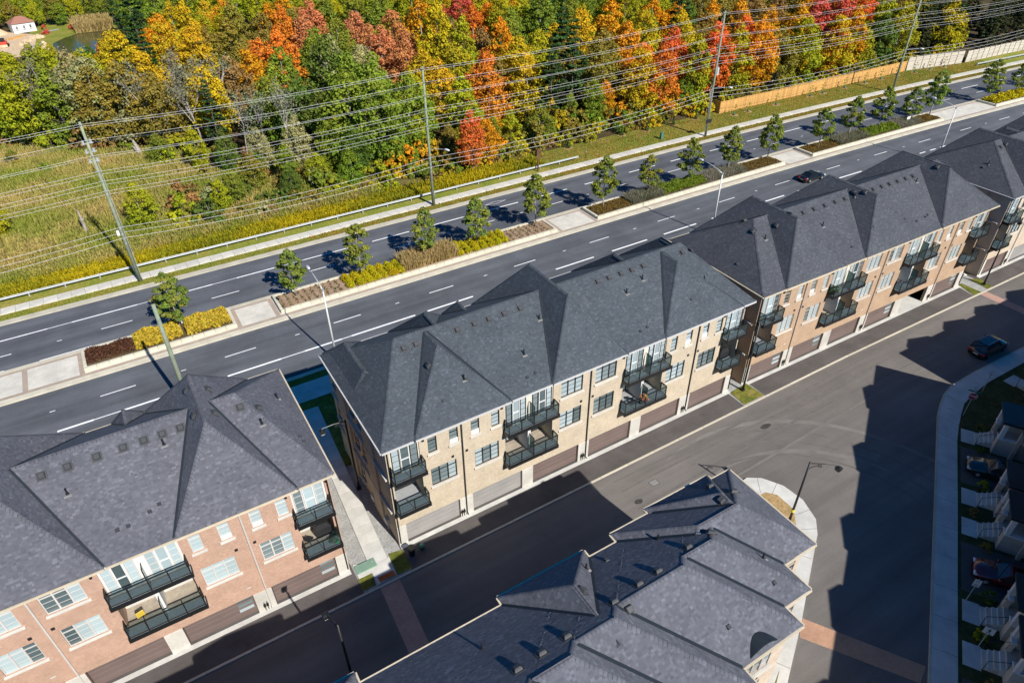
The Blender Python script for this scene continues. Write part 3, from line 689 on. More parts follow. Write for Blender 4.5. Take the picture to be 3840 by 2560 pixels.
        for j in range(11): MB().box(a+.01, b-.01, .0+j*.155, .135+j*.155, ZF2+.002, ZF2+.02).build('deck_board', 'deck_wood' if (a > 8 and a < 12) or brickm == 'brick_orange' else 'deck', fl)
        if p: MB().box((a+b)/2-.13, (a+b)/2+.13, .0, 1.72, ZF2+.02, 6.95).build('partition', 'stucco_white', root)
        for c, d_ in ([(a+.2,(a+b)/2-.35),((a+b)/2+.35,b-.2)] if p else [(a+.25, b-.25)]): window(root, c, 1.66, ZF2+.05, d_-c, 2.35, 2, frame, pane, 'door', sill=False, name='patio_door')
        balcony(root, a, b, ZF2, p)
        for xx in ([a-.3] if a > 1 else [])+[b+.3 if b < W-.4 else b+.12]:
            MB().bevbox(xx-.07, xx+.07, -.15, 0, 10.0, 10.3, .03).build('wall_lamp', 'black_metal', root) if abs(xx-(a-.3)) < .01 or not p else None
        MB().bevbox((a+b)/2+S(1.1), (a+b)/2+S(1.1)+.15, -.16, 0, 3.05, 3.35, .03).build('wall_lamp', 'black_metal', root)
    for q in (6.02, 17.97, 29.85):
        x = S(q); p = MB(); p.tube([(x,-.09,.35),(x,-.09,10.5),(x,-.3,10.66)], .055, 6); p.tube([(x,-.09,.35),(x,-.3,.25)], .055, 6); p.build('downpipe', trim, root)
        for dx in (-.45,-.25): q_ = MB(); q_.tube([(x+dx,-.1,.1),(x+dx,-.1,.85),(x+dx,0,.95)], .03, 6); q_.box(x+dx-.08,x+dx+.08,-.16,-.02,.5,.75); q_.build('gas_meter', 'black_metal', root)
        MB().box(x-.95, x-.75, -.06, 0, 7.1, 7.3).build('vent_cap', 'dark_metal', root); MB().box(x+.25, x+.45, -.05, 0, 7.1, 7.3).build('vent_cap', 'dark_metal', root)
    for x in (.12, W-.12):
        p = MB(); p.tube([(x,-.08,.3),(x,-.08,10.5),(x,-.3,10.66)], .05, 6); p.build('downpipe', 'black_metal', root)
    for q in (5.9, 11.9, 17.6, 23.7, 29.6): MB().box(S(q)-.9, S(q)-.6, -.012, 0, 3.0, 3.12).build('number_plate', 'stone_white', root)
    if left:      # side wall facing the gap: bays, windows, stone courses, meters
        for yy in (2.6, 8.2): MB().box(-.16, 0, yy, yy+1.9, .02, 10.68).build('side_bay', brickm, root)
        for yy, zz in ((4.9,8.5),(4.9,5.0),(6.6,8.5),(6.6,5.0),(10.6,8.5),(10.6,5.0),(6.6,1.2)): window(root, -.03, yy+.85, zz, .85, 1.55, 1, frame, 'pane_dark', 'sash', rz=-math.pi/2)
        for zz in (3.55, 7.15): MB().box(-.19, 0, 0.3, D-.3, zz, zz+.14).build('stone_course', 'stone_white', root)
        for yy in (1.6, 4.4): q_ = MB(); q_.box(-.28,-.02,yy,yy+.55,.9,1.5); q_.tube([(-.12,yy+.27,.1),(-.12,yy+.27,.9)], .04, 6); q_.build('meter_box', 'frame_grey', root)
    else:
        for yy, zz in ((6,8.5),(6,5.0)): window(root, -.03, yy, zz, .85, 1.55, 1, frame, 'pane_dark', 'sash', rz=-math.pi/2)
    H = [Hip(*h) if not isinstance(h, Hip) else h for h in hips]
    make_roof(root, H, roofm, seed, gutter, vents=vents, pipes=pipes, smalls=smalls)
    return root, H
E1y, E2y, RY = -.45, 12.7, 6.2
def main_hip(W, zr=14.8, li=3.9, ri=3.4): return (-.35, W+.4, E1y, E2y, ZE, zr, 'x', li, W-ri, RY)
def fr(xl, xr, zr, ya, yb=None, rm=None):      # front cross hip; yb given = runs through to the rear
    if yb is None: return (xl, xr, E1y-.06, RY, ZE+.02, zr, 'y', ya, RY, rm)
    return (xl, xr, E1y-.06, E2y+.06, ZE+.02, zr, 'y', ya, yb, rm)
def rr(xl, xr, zr, yb, rm=None): return (xl, xr, RY, E2y+.08, ZE+.025, zr, 'y', RY, yb, rm)
def wr(root, x, y, z=0):
    c, s = math.cos(root.rotation_euler[2]), math.sin(root.rotation_euler[2]); return (root.location[0]+c*x-s*y, root.location[1]+s*x+c*y, z)
# --- cream row in the middle (34..., six houses)
ox = 9.7
rowB, HB = town_row(ox, 33.75, 0, 35.75, 'cream brick townhouse row with black window frames between the orange and tan rows', 'brick_cream', 'dark_metal', 'frame_black', 'pane_mid', ['garage_grey','garage_grey','garage_brown','garage_brown','garage_brown','garage_brown'], 'shingle_cool', 'gutter_white',
  [main_hip(35.75), fr(11.9-ox,19.8-ox,14.75,3.85,rm=16.1-ox), fr(23.6-ox,30.9-ox,15.75,3.2,8.9,27.35-ox), fr(35.1-ox,44.2-ox,14.7,3.85), rr(9.6-ox,12.8-ox,12.9,10.4,11.0-ox), rr(15.5-ox,20.4-ox,14.75,8.3,17.2-ox), rr(34.7-ox,40.2-ox,14.4,8.4,36.2-ox), rr(40.5-ox,45.8-ox,14.3,8.6,42.0-ox), (20.6-ox,22.6-ox,RY,E2y+.1,ZE+.03,12.6,'y',RY,11.4,None)], 21,
  [(x-ox, 5.35) for x in (14.0,15.0,18.5,20.0,21.3,22.7,24.2,32.0,33.2,34.5,35.7,37.0,41.6,42.6)]+[(15.0-ox,3.2)], [(17.0-ox,1.6),(22.6-ox,2.2),(25.3-ox,4.2),(34.0-ox,3.8),(36.2-ox,4.4),(42.0-ox,2.6)], [(14.9-ox,.9),(17.2-ox,1.5),(21.9-ox,.6),(22.7-ox,.7),(33.2-ox,.7),(34.0-ox,.8),(39.2-ox,1.2)])
# --- orange brick row at the left
rowA, HA = town_row(5.55-35.75, 33.7, 0, 35.75, 'orange brick townhouse row with white window frames beside the concrete walkway', 'brick_orange', 'frame_grey', 'frame_grey', 'pane', ['garage_brown'], 'shingle_warm', 'gutter_cream',
  [main_hip(35.75, 14.8, 3.9, 3.6), fr(26.1,33.65,15.55,3.3,8.9), fr(14.6,22.2,15.55,3.3,8.9), fr(2.0,9.6,14.8,3.9), rr(24.0,26.4,13.0,10.9), rr(8,13,14.4,8.4)], 22,
  [(x+30.2, 5.25) for x in (-9.7,-8.3,-6.7,-5.2,-4.0,-2.9,-1.8,2.0,3.1)]+[(x+30.2,y) for x, y in ((-.7,7.8),(.55,8.0),(-.75,5.0),(.4,5.0))], [(-8.7+30.2,3.9),(-3.0+30.2,4.7),(2.9+30.2,3.9),(4.7+30.2,7.7)], [(-6.8+30.2,1.1),(-6.2+30.2,1.1),(-4.9+30.2,1.4),(-4.3+30.2,1.6),(4.9+30.2,3.0),(5.0+30.2,2.5)], left=False, garage_glass=(0,2,4,5))
# --- tan row further along
ox = 47.25
rowC, HC = town_row(ox, 33.72, -.014, 36.9, 'tan brick townhouse row with taupe window frames and one open garage', 'brick_tan', 'frame_taupe', 'frame_taupe', 'pane', ['garage_brown'], 'shingle_slate', 'gutter_cream',
  [main_hip(36.9, 14.75, 4.2, 3.4), fr(49.9-ox,58.2-ox,15.5,3.3,9.0), fr(61.3-ox,70.2-ox,15.2,3.1,9.0), fr(73.8-ox,82.6-ox,15.35,3.2,9.0)], 23,
  [(x-ox, 5.3) for x in (50.6,57.6,59.2,60.8,62.4,63.9,65.2,68.5,69.9,71.2,72.6,74.0,75.3)]+[(51.0-ox,6.9),(53.0-ox,4.6),(54.2-ox,4.3),(65.5-ox,4.3),(77.9-ox,4.4)], [(51.2-ox,4.2),(58.8-ox,3.6),(65.0-ox,5.0),(75.2-ox,4.7)], [(60.4-ox,.9),(63.6-ox,1.2),(68.4-ox,1.0),(71.0-ox,1.0),(72.6-ox,1.1),(73.1-ox,1.2),(47.0-ox+1,4.2)], garage_glass=(0,1,3,5), open_garage=4)
# --- pale row at the far end
ox = 88.1
rowD, HD = town_row(ox, 33.2, -.014, 36.5, 'pale brick townhouse row beyond the tan one, standing near the three-trunk lamp gap', 'brick_pale', 'frame_grey', 'frame_black', 'pane_mid', ['garage_brown','garage_grey'], 'shingle_slate', 'gutter_white',
  [main_hip(36.5, 14.7, 4.4, 3.4), fr(2.4,9.8,15.1,3.2,9.2), fr(14,22,15.4,3.2,9.0), fr(26,34,15.2,3.2,9.0), rr(10,14,14.2,8.8)], 24,
  [(x, 5.3) for x in (4.4,5.4,11,12.2,13.4,23.4,24.6)]+[(6.6,4.2)], [(2.0,4.8),(13,3)], [(1.5,5)])
rowD['label'] = 'pale brick townhouse row standing beyond the tan row with the open garage'
# ================================================================ FOREGROUND ROW, STREET ROWS
def plain_row(name, label, hips, roofm, seed, gutter, brickm, loc=(0,0,0), rz=0, vents=(), pipes=(), smalls=(), inset=.38, ztop=10.72, group=None):
    root = empty(name, loc, rz, label, 'house row', group); H = [Hip(*h) for h in hips]
    rects = [h for h in H if h.axis == 'x']
    for i, h in enumerate(rects):
        a, b, c, d_ = h.b; MB().box(a+inset+.004*i, b-inset-.003*i, c+inset, d_-inset-.004*i, 0, ztop-.002*i).build('wall', brickm, root)
    make_roof(root, H, roofm, seed, gutter, vents=vents, pipes=pipes, smalls=smalls); return root, H
p_ = .64
def bx(x0, x1, y0, y1, a=None, dz=0): h = (y1-y0)/2; return (x0, x1, y0, y1, ZE+dz, ZE+dz+h*p_, 'x', a if a is not None else x0+h, x1-h, None)
rowE, HE = plain_row('townhouse_row', 'grey roofed townhouse row with stepped eaves on the curved concrete corner', [bx(18.6,28.6,12.7,19.68), bx(11.0,25.85,10.8,19.0,11.0,.004), bx(9.0,23.72,9.55,19.0,9.0,.008), bx(-30,19.2,8.2,19.0,-25,.012), bx(-30,16.8,6.9,19.0,-25,.016), bx(-30,14.6,5.6,19.0,-25,.02),
   (10.6,16.5,12.6,19.55,ZE+.03,13.8,'y',12.6,16.4,13.4), (-3.7,2.25,12.4,19.65,ZE+.03,13.8,'y',12.4,16.4,-.9), (21.6,26.95,16.19,20.05,ZE+.03,12.98,'y',16.19,17.3,25.0)], 'shingle_grey', 31, 'gutter_cream', 'brick_pale',
   vents=[(x,15.35+.0*i) for i, x in enumerate((20.4,22.2))]+[(17.8,14.9),(16.4,14.8),(14.6,14.6),(15.0,13.9)]+[(11.4,14.2),(9.9,14.1),(8.5,14.0),(24.7,17.0),(26.2,17.3),(25.5,18.6),(13.7,16.0)], pipes=[(8.0,16.6),(20.1,17.3),(15.4,17.9),(24.5,13.3)], smalls=[(23.9,11.9),(19.6,11.2),(16.9,17.9)])
# arched dormer with its window on the south wall, and windows below
dm = MB(); n = 10; x0, x1, yf, yb = 19.5, 22.2, 9.93, 12.6
prof = [(x0+(x1-x0)*i/n, 10.62+.75*math.sin(math.pi*i/n)) for i in range(n+1)]
for (a, za), (b, zb) in zip(prof, prof[1:]): dm.add([(a,yf-.25,za),(b,yf-.25,zb),(b,yb,zb+.02),(a,yb,za+.02),(a,yf-.25,za-.1),(b,yf-.25,zb-.1)], [(0,1,2,3),(0,4,5,1)])
dmo = dm.build('dormer_roof', 'valley', rowE)
MB().poly([(x0,yf-.1,9.0),(x1,yf-.1,9.0)]+[(a,yf-.1,z-.05) for a, z in reversed(prof)]).build('dormer_wall', 'brick_pale', rowE)
window(rowE, 19.8, yf-.2, 8.35, 2.1, 2.35, 3, 'frame_taupe', 'pane_mid'); window(rowE, 19.8, 9.8, 4.8, 2.1, 1.9, 3, 'frame_taupe', 'pane_mid'); window(rowE, 16.4, 8.45, 8.4, 1.6, 1.9, 2, 'frame_taupe', 'pane_mid'); window(rowE, 16.4, 8.45, 4.8, 1.6, 1.9, 2, 'frame_taupe', 'pane_mid')
MB().box(19.7, 22.0, 9.62, 9.9, 7.9, 8.2).build('stone_ledge', 'stone_white', rowE)
window(rowE, 24.1, 11.05, 7.9, 1.2, 2.0, 1, 'frame_taupe', 'pane_mid'); window(rowE, 26.4, 12.95, 7.9, 1.2, 2.0, 1, 'frame_taupe', 'pane_mid')
# --- row along the diagonal street (porches face the street)
FO = (34.84,5.56); FA = math.atan2(.51661,.85622)
def street_row(label, loc, rz, xs0, L, seed, gables, brickm='brick_pale'):
    return plain_row('townhouse_row', label, [(xs0-.4, L+.4, -18.8, -6.6, 10.6, 14.4, 'x', xs0+3.5, L-3.5, None)]+[(g-1.9, g+1.9, -12.7, -6.3, 10.62, 12.9, 'y', -12.7, -8.3, None) for g in gables], 'shingle_slate', seed, 'gutter_white', brickm, (*loc, .1), rz)
rowF, HF = street_row('dark townhouse row with white porch walls along the shaded diagonal street', FO, FA, -30, 29.6, 41, (-26,-18,-9.5,-1.5,6,15.2,24.4))
rowG, HG = street_row('shaded townhouse row at the bend behind the parked dark SUV', (66.6,22.1), -.015, 1.8, 42, 43, (5,11.5,17.5,24,31))
def porch(root, x, w, steps_dir=1, yard=True):
    """raised entrance with white parapet walls, steps and landing slab; local frame of a street row"""
    p = MB(); y1, y0 = -4.3, -6.9
    p.box(x-w/2, x+w/2, y0, y1, -.1, .85)
    o = p.build('porch', 'stone_white', root)
    for a, b, c, d_ in ((x-w/2, x-w/2+.25, y0, y1),(x+w/2-.25, x+w/2, y0, y1),(x-w/2+.25, x-.75, y1-.25, y1),(x+.75, x+w/2-.25, y1-.25, y1)):
        MB().box(a, b, c, d_, .85, 1.75).build('parapet', 'stone_white', o); MB().bevbox(a-.06, b+.06, c-.06, d_+.06, 1.751, 1.85, .02).build('coping', 'paint_white', o)
    for sx in (x-w/2+.16, x+w/2-.16): MB().bevbox(sx-.16, sx+.16, y1-.3, y1+.02, 1.851, 3.5, .02).build('column', 'paint_white', o)
    MB().box(x-w/2-.15, x+w/2+.15, y0, y1+.25, 3.5, 3.72).build('porch_roof', 'dark_metal', o)
    for k in range(4): MB().box(x-.75, x+.75, y1+k*.3, y1+.3+k*.3, -.1, .68-k*.18).build('step', 'concrete_white', o)
    for sx in (-.8, .8):
        r_ = MB(); r_.tube([(x+sx,y1+.05,.9),(x+sx,y1+.05,1.75),(x+sx,y1+1.15,1.05),(x+sx,y1+1.15,.1)], .025, 5); r_.build('handrail', 'black_metal', o)
    MB().bevbox(x-.95, x+.95, -3.1, -2.0, -.08, .02, .01).build('landing_slab', 'concrete_white', o)
    window(root, x-.5, -6.98, .9, 1.0, 2.1, 1, 'frame_black', 'pane_dark', 'sash', sill=False, name='front_door').rotation_euler = (0,0,math.pi)
    return o
for x in (27.0, 18.9, 15.4, 7.0, 3.4): porch(rowF, x, 2.9)
for x in (4.5, 8.2, 16.5, 20.0, 28.0): porch(rowG, x, 2.9)
for rt, dr in ((rowF, (22.9, 11.2, -1.0)), (rowG, (12.4, 24))):
    for x in dr:
        MB().box(x-2.4, x+2.4, -7.0, -1.95, -.06, .012).build('drive', 'asphalt_drive', rt)
        gd = MB().box(x-2.2, x+2.2, -7.0, -6.93, .0, 2.2).build('garage_door', 'garage_brown', rt)
        MB().box(x-2.6, x+2.6, -6.6, -5.6, 3.3, 3.5).build('canopy', 'dark_metal', rt); MB().box(x-2.6, x-2.35, -5.9, -5.6, 0, 3.3).build('pier', 'stone_white', rt); MB().box(x+2.35, x+2.6, -5.9, -5.6, 0, 3.3).build('pier', 'stone_white', rt)
        for zz in (4.9, 8.2): window(rt, x+1.0, -6.95, zz, 2.0, 1.8, 3, 'frame_black', 'pane_dark').rotation_euler = (0,0,math.pi)
# ================================================================ VEGETATION BUILDERS
def leaf_quads(C, Nrm, size, seed, asp=1.0, jit=.5):
    """C (n,3) leaf centres, Nrm (n,3) preferred normals -> quads"""
    r = np.random.default_rng(seed); n = len(C)
    nn = Nrm+r.normal(0, jit, (n,3)); nn /= np.linalg.norm(nn, axis=1)[:,None]+1e-9
    t = r.normal(0, 1, (n,3)); t -= nn*(t*nn).sum(1)[:,None]; t /= np.linalg.norm(t, axis=1)[:,None]+1e-9
    b = np.cross(nn, t); s = (size*r.uniform(.65, 1.35, n))[:,None]
    k = r.uniform(.75, 1.25, (n,1)); fold = nn*s*r.uniform(-.25, .25, (n,1))
    V = np.stack([C-t*s*.5*asp, C-b*s*.42*k+fold, C+t*s*.55*asp, C+b*s*.42*k+fold], 1).reshape(-1,3)
    return V, np.arange(4*n).reshape(-1,4)
def crown(name, H, Rr, base, nclump, nleaf, size, seed, top=.5, flat=.8, mat='leaf', lobes=.9, sparse=0.0, hue_top=True):
    """crown made of leaf clumps spread through an egg-shaped volume; returns (mesh, clump centres)"""
    r = np.random.default_rng(seed); cc = []; rad = []
    for i in range(nclump):
        for _ in range(30):
            a = r.uniform(0, 2*math.pi); h = r.uniform(0, 1)
            prof = math.sin(math.pi*min(1, (h*.88+.12)))**.75*(1.15-.45*h)
            rr_ = prof*Rr*(r.uniform(.35, 1.0)**.6)*lobes
            c = np.array((math.cos(a)*rr_, math.sin(a)*rr_, base+(H-base)*h*.93))
            q = Rr*r.uniform(.14, .36)*(1.05-.35*h)
            if all(np.linalg.norm(c-d_) > .55*(q+e) for d_, e in zip(cc, rad)): break
        cc.append(c); rad.append(q)
    C = []; Nn = []; hue = []; ton = []
    per = nleaf//nclump
    for c, q in zip(cc, rad):
        n = int(per*(q/(Rr*.3))**1.6)+6
        d_ = r.normal(0, 1, (n,3)); d_[:,2] = np.where(d_[:,2] < 0, d_[:,2]*.55, d_[:,2]); d_ /= np.linalg.norm(d_, axis=1)[:,None]
        rr_ = q*(r.uniform(.3, 1.1, n)**.5)*np.where(r.random(n) < .14, r.uniform(1.1, 1.7, n), 1.0)
        if sparse: rr_ *= r.uniform(.8, 1.5, n)
        p = c+d_*rr_[:,None]*np.array((1,1,flat)); C.append(p); Nn.append(d_*1.0+np.array((0,0,.5)))
        b = r.normal(0, .13); ton.append(np.clip(r.normal(.5, .16, n)+b, 0, 1)); hv = (c[2]-base)/(H-base) if hue_top else r.uniform(0,1); hue.append(np.clip(r.normal(hv*.8, .22, n), 0, 1))
    C = np.concatenate(C); V, Q = leaf_quads(C, np.concatenate(Nn), size, seed+1)
    return np_mesh(name, V, Q, {'tone': np.concatenate(ton), 'hue': np.concatenate(hue)}), cc
def trunk_mesh(name, H, base, cc, r0, seed, nb=8, lean=.3):
    r = random.Random(seed); mb = MB(); k = 5
    pts = [(math.sin(i*1.1+seed)*lean*i/k, math.cos(i*.9+seed)*lean*i/k, H*.85*i/k) for i in range(k+1)]; pts[0] = (0,0,-.2)
    mb.tube(pts, [r0*1.25, r0, r0*.8, r0*.6, r0*.38, r0*.12], 7)
    for c in r.sample(list(cc), min(nb, len(cc))):
        z0 = max(base*.75, min(H*.7, c[2]-abs(c[0])*.5-abs(c[1])*.5-.6)); t = z0/(H*.85)*k; i = min(k-1, int(t)); f = t-i
        s = [pts[i][j]+(pts[i+1][j]-pts[i][j])*f for j in range(3)]
        m_ = [s[0]*.4+c[0]*.6, s[1]*.4+c[1]*.6, s[2]*.5+c[2]*.5-.2]
        mb.tube([s, m_, list(c)], [r0*.38*(1-t/k*.5), r0*.22, r0*.06], 5)
    return mb.mesh(name, True)
def pine_parts(seed, H=19, Rr=3.8, base=6, nw=11, size=.5):
    r = np.random.default_rng(seed); C = []; Nn = []; hue = []; ton = []; tips = []
    for w in range(nw):
        h = w/(nw-1); z = base+(H-base)*h; rad = Rr*(1-.82*h)*r.uniform(.75, 1.1)
        for b in range(6 if h < .8 else 4):
            if r.random() < .14: continue
            a = 2*math.pi*(b+r.random()*.7)/6+w; L = rad*r.uniform(.6, 1.1)
            tips.append(np.array((math.cos(a)*L, math.sin(a)*L, z+L*.14)))
            n = int(26*L)+14; t = r.uniform(.25, 1, n)**.7*L; off = r.normal(0, .3, (n,2))*(.5+t[:,None]*.16)
            p = np.stack([math.cos(a)*t-math.sin(a)*off[:,0], math.sin(a)*t+math.cos(a)*off[:,0], z+t*.14+off[:,1]*.45], 1)
            C.append(p); Nn.append(np.tile((0,0,1.2), (n,1))); ton.append(np.clip(r.normal(.5+r.normal(0,.1), .17, n), 0, 1)); hue.append(r.uniform(0, .6, n))
    C = np.concatenate(C); V, Q = leaf_quads(C, np.concatenate(Nn), size, seed+1, 1.3, .5)
    return np_mesh('crown', V, Q, {'tone': np.concatenate(ton), 'hue': np.concatenate(hue)}), tips
def bare_parts(seed, H=14, leaves=500, size=.35):
    r = random.Random(seed); mb = MB(); ends = []
    def grow(p, d_, L, rad, lev):
        q = p+d_*L; mid = p+d_*L*.5+Vector((r.uniform(-1,1), r.uniform(-1,1), 0))*L*.06
        mb.tube([tuple(p), tuple(mid), tuple(q)], [rad, rad*.8, rad*.55], 5 if lev < 2 else 3, cap=False)
        if lev >= 3: ends.append(q); return
        for _ in range(r.choice((3,4)) if lev else 5):
            t = r.uniform(.45, 1.0); s = p+d_*L*t; nd = (d_+Vector((r.uniform(-1,1), r.uniform(-1,1), r.uniform(-.1,.6)))*.75).normalized()
            grow(s, nd, L*r.uniform(.42,.62), rad*.5, lev+1)
    grow(Vector((0,0,-.2)), Vector((r.uniform(-.1,.1), r.uniform(-.1,.1), 1)).normalized(), H*.6, .2, 0)
    e = np.array([tuple(x) for x in ends]); g = np.random.default_rng(seed); idx = g.integers(0, len(e), leaves); C = e[idx]+g.normal(0, .45, (leaves,3))
    V, Q = leaf_quads(C, np.tile((0,0,.6), (leaves,1)), size, seed+3)
    return mb.mesh('trunk'), np_mesh('crown', V, Q, {'tone': g.uniform(.2,.8,leaves), 'hue': g.uniform(0,1,leaves)})
NAMES = {'yg':'yellow-green','green':'mid green','dgreen':'dark green','gold':'golden yellow','orange':'orange','redor':'red-orange','red':'bright red','crim':'crimson pink','olive':'olive brown','sage':'pale sage','salmon':'salmon orange','brown':'brownish','pine':'dark green','spruce':'dark','grey':'grey'}
PAL = {'yg': ((.24,.28,.02),(.38,.34,.018)), 'green': ((.13,.20,.025),(.23,.25,.03)), 'dgreen': ((.07,.13,.025),(.13,.17,.03)), 'gold': ((.36,.31,.018),(.56,.35,.02)), 'orange': ((.46,.27,.016),(.66,.27,.02)),
       'redor': ((.52,.22,.025),(.68,.17,.03)), 'red': ((.55,.19,.03),(.66,.10,.04)), 'crim': ((.46,.11,.05),(.58,.075,.075)), 'olive': ((.19,.18,.03),(.28,.20,.04)), 'sage': ((.25,.26,.10),(.33,.31,.14)), 'salmon': ((.44,.21,.07),(.56,.20,.09)), 'brown': ((.24,.16,.05),(.30,.17,.06)), 'pine': ((.045,.095,.028),(.075,.125,.035)), 'spruce': ((.05,.07,.03),(.10,.09,.035)), 'grey': ((.20,.20,.12),(.22,.22,.14))}
def paint(o, pal, jit=.12):
    a, b = PAL[pal]; k = 1.12 if pal in NAMES else 1.0; f = lambda c: tuple(min(.8, max(.004, k*x*random.uniform(1-jit, 1+jit))) for x in c)
    o.color = (*f(a), 1); o['col2'] = list(f(b))
def put_tree(name, protos, x, y, sc, pal, label, cat, group, z=-.05, rz=None, sz=None, mat='leaf', bark='bark'):
    cr, tr = protos
    e = empty(name, (x, y, z), random.uniform(0, 6.28) if rz is None else rz, label, cat, group); e.scale = (sc, sc, sz or sc)
    t = link('trunk', tr, bark, e); c = link('crown', cr, mat, e); paint(c, pal); return e
# ---------------------------------------------------------------- planters on the median
for (a, b, what) in ((-9.65,6.05,'yellow hydrangeas and dark barberry'),(11.1,50.35,'golden mounds and tall tan grass'),(57.4,96.8,'grey lavender and one clipped hedge'),(103.6,140.2,'lavender, a hedge and a small white sign'),(157,196,'gold shrubs past the second concrete gap')):
    pl = empty('planter', ((a+b)/2, 73.4, 0), 0, 'low pale stone median planter holding '+what, 'planter'); cx = (a+b)/2
    blk = MB().bevbox(-.59, .59, -.17, .17, 0, .42, .02).mesh('stone_block')
    n = round((b-a)/1.2); st = (b-a)/n
    for i in range(n):
        x = a+st*(i+.5); bb = bend(x); an = math.atan(-5.6e-4*max(0, x-70))
        for y in (71.4, 75.05): o = link('stone_block', blk, 'planter_stone', pl, (x-cx, y-73.4+bb, .1+random.uniform(0,.012))); o.rotation_euler = (0,0,an); o.scale = (st/1.2,1,1)
    for x in (a+.17, b-.17):
        for k in range(3): o = link('stone_block', blk, 'planter_stone', pl, (x-cx, -1.83+.55+k*1.1+bend(x)+.18, .1)); o.rotation_euler = (0,0,math.pi/2); o.scale = (.93,1,1)
    mb = MB(); X = xs_for(a+.3, b-.3); so = {0: 'mulch'}
    for p, q in zip(X, X[1:]): mb.poly([(p-cx,-1.85+bend(p),.4),(q-cx,-1.85+bend(q),.4),(q-cx,1.5+bend(q),.4),(p-cx,1.5+bend(p),.4)])
    mb.build('soil', 'mulch' if a > 10 and a < 50 else 'bed_soil', pl)
Y0, Y1 = 71.75, 74.7
def leaf_mass(name, label, x0, x1, y0, y1, zb, n, size, h, pal, seed, cat='plants', mound=0, asp=1.0, up=.6, tuft=None):
    """one uncountable mass of leaves filling a bed"""
    r = np.random.default_rng(seed); x = r.uniform(x0, x1, n); y = r.uniform(y0, y1, n)
    ed = np.minimum(np.minimum(x-x0, x1-x), np.minimum(y-y0, y1-y)); top = h*np.clip(.45+ed/.6, 0, 1)*(.85+.3*np.sin(x*2.1+seed)*np.sin(y*2.7+seed*.3))
    z = zb+top*(r.uniform(0, 1, n)**.4)
    y = y+np.array([bend(v) for v in x]); C = np.stack([x,y,z], 1)
    V, Q = leaf_quads(C, np.tile((0,0,up), (n,1)), size, seed+1, asp)
    o = link(name, np_mesh(name, V, Q, {'tone': np.clip(r.normal(.5,.2,n),0,1), 'hue': r.uniform(0,1,n)}), 'leaf_street'); paint(o, pal, .02)
    return tag(o, label, cat, kind='stuff')
def blade_mass(name, label, pts, h, w, pal, seed, cat='grass', lean=.25, zb=0.0, hv=.35, tips=None):
    r = np.random.default_rng(seed); n = len(pts); hh = h*r.uniform(1-hv, 1+hv, n); a = r.uniform(0, 6.28, n); ln = r.normal(0, lean, (n,2))*hh[:,None]
    ux = np.stack([np.cos(a), np.sin(a)], 1)*w*.5
    B0 = np.column_stack([pts-ux, np.full(n, zb)]); B1 = np.column_stack([pts+ux, np.full(n, zb)])
    T0 = np.column_stack([pts+ln-ux*.5, zb+hh]); T1 = np.column_stack([pts+ln+ux*.5, zb+hh])
    V = np.stack([B0,B1,T1,T0], 1).reshape(-1,3); Q = np.arange(4*n).reshape(-1,4)
    patch = .5+.5*np.sin(pts[:,0]*.23+seed)*np.sin(pts[:,1]*.31+1.3)+.25*np.sin(pts[:,0]*.9)*np.sin(pts[:,1]*.8)
    o = link(name, np_mesh(name, V, Q, {'tone': np.clip(r.normal(.5,.2,n),0,1), 'hue': np.clip(patch+r.normal(0,.2,n),0,1)}), 'blade'); paint(o, pal, .01)
    return tag(o, label, cat, kind='stuff')
PAL.update({'hyd': ((.42,.36,.03),(.50,.33,.05)), 'barb': ((.07,.035,.03),(.14,.06,.03)), 'spir': ((.42,.38,.012),(.50,.40,.02)), 'tan': ((.36,.27,.10),(.46,.35,.16)), 'lav': ((.20,.20,.13),(.30,.27,.22)), 'hedge': ((.12,.19,.02),(.20,.25,.03)), 'flow': ((.10,.10,.03),(.24,.12,.02)), 'seed': ((.10,.12,.04),(.22,.18,.08)),
  'wet': ((.25,.29,.045),(.46,.36,.13)), 'rod': ((.26,.26,.02),(.48,.38,.015)), 'fallen': ((.45,.22,.06),(.40,.13,.03)), 'street': ((.13,.20,.04),(.26,.27,.04)), 'leafy': ((.15,.21,.035),(.34,.25,.06)), 'scrub': ((.14,.12,.04),(.24,.16,.05))})
leaf_mass('barberry', 'dark reddish barberry shrubs at the end of the stone planter', -9.3,-4.6,72.0,74.6,.4,2600,.16,.65,'barb',51,'shrubs')
leaf_mass('hydrangea', 'dense yellow hydrangeas beside the dark barberry', -4.4,.4,Y0+.1,Y1,.4,5200,.24,1.15,'hyd',52,'shrubs'); leaf_mass('hydrangea', 'dense yellow hydrangeas by the empty concrete gap', .9,5.6,Y0+.1,Y1,.4,5200,.24,1.2,'hyd',53,'shrubs')
blade_mass('feather_grass', 'tall tan feather grass between two rows of golden mounds', np.column_stack([rng.uniform(27.4,34.9,5200), rng.uniform(71.9,74.7,5200)]), 1.25, .07, 'tan', 54, zb=.4)
for a, b, s in ((64.6,70.8,55),(79.6,88.4,56),(111.5,119,57),(128,134,58)): blade_mass('lavender', 'grey lavender bed %s' % {55:'left of the clipped hedge on the nearer planter',56:'right of the clipped hedge on the nearer planter',57:'left of the hedge on the planter with a sign',58:'with the small white sign standing in it'}[s], np.column_stack([(v:=rng.uniform(a,b,3600)), rng.uniform(71.9,74.7,3600)+np.array([bend(t) for t in v])]), .75, .06, 'lav', s, 'plants', .4, .4)
for a, b, s in ((70.6,79.8,61),(119,128,62)): leaf_mass('clipped_hedge', 'bright green low hedge %s' % ('on the planter facing the black sedan' if s == 61 else 'on the planter with the white sign'), a,b,71.9,74.7,.4,9000,.15,1.0,'hedge',s,'hedge')
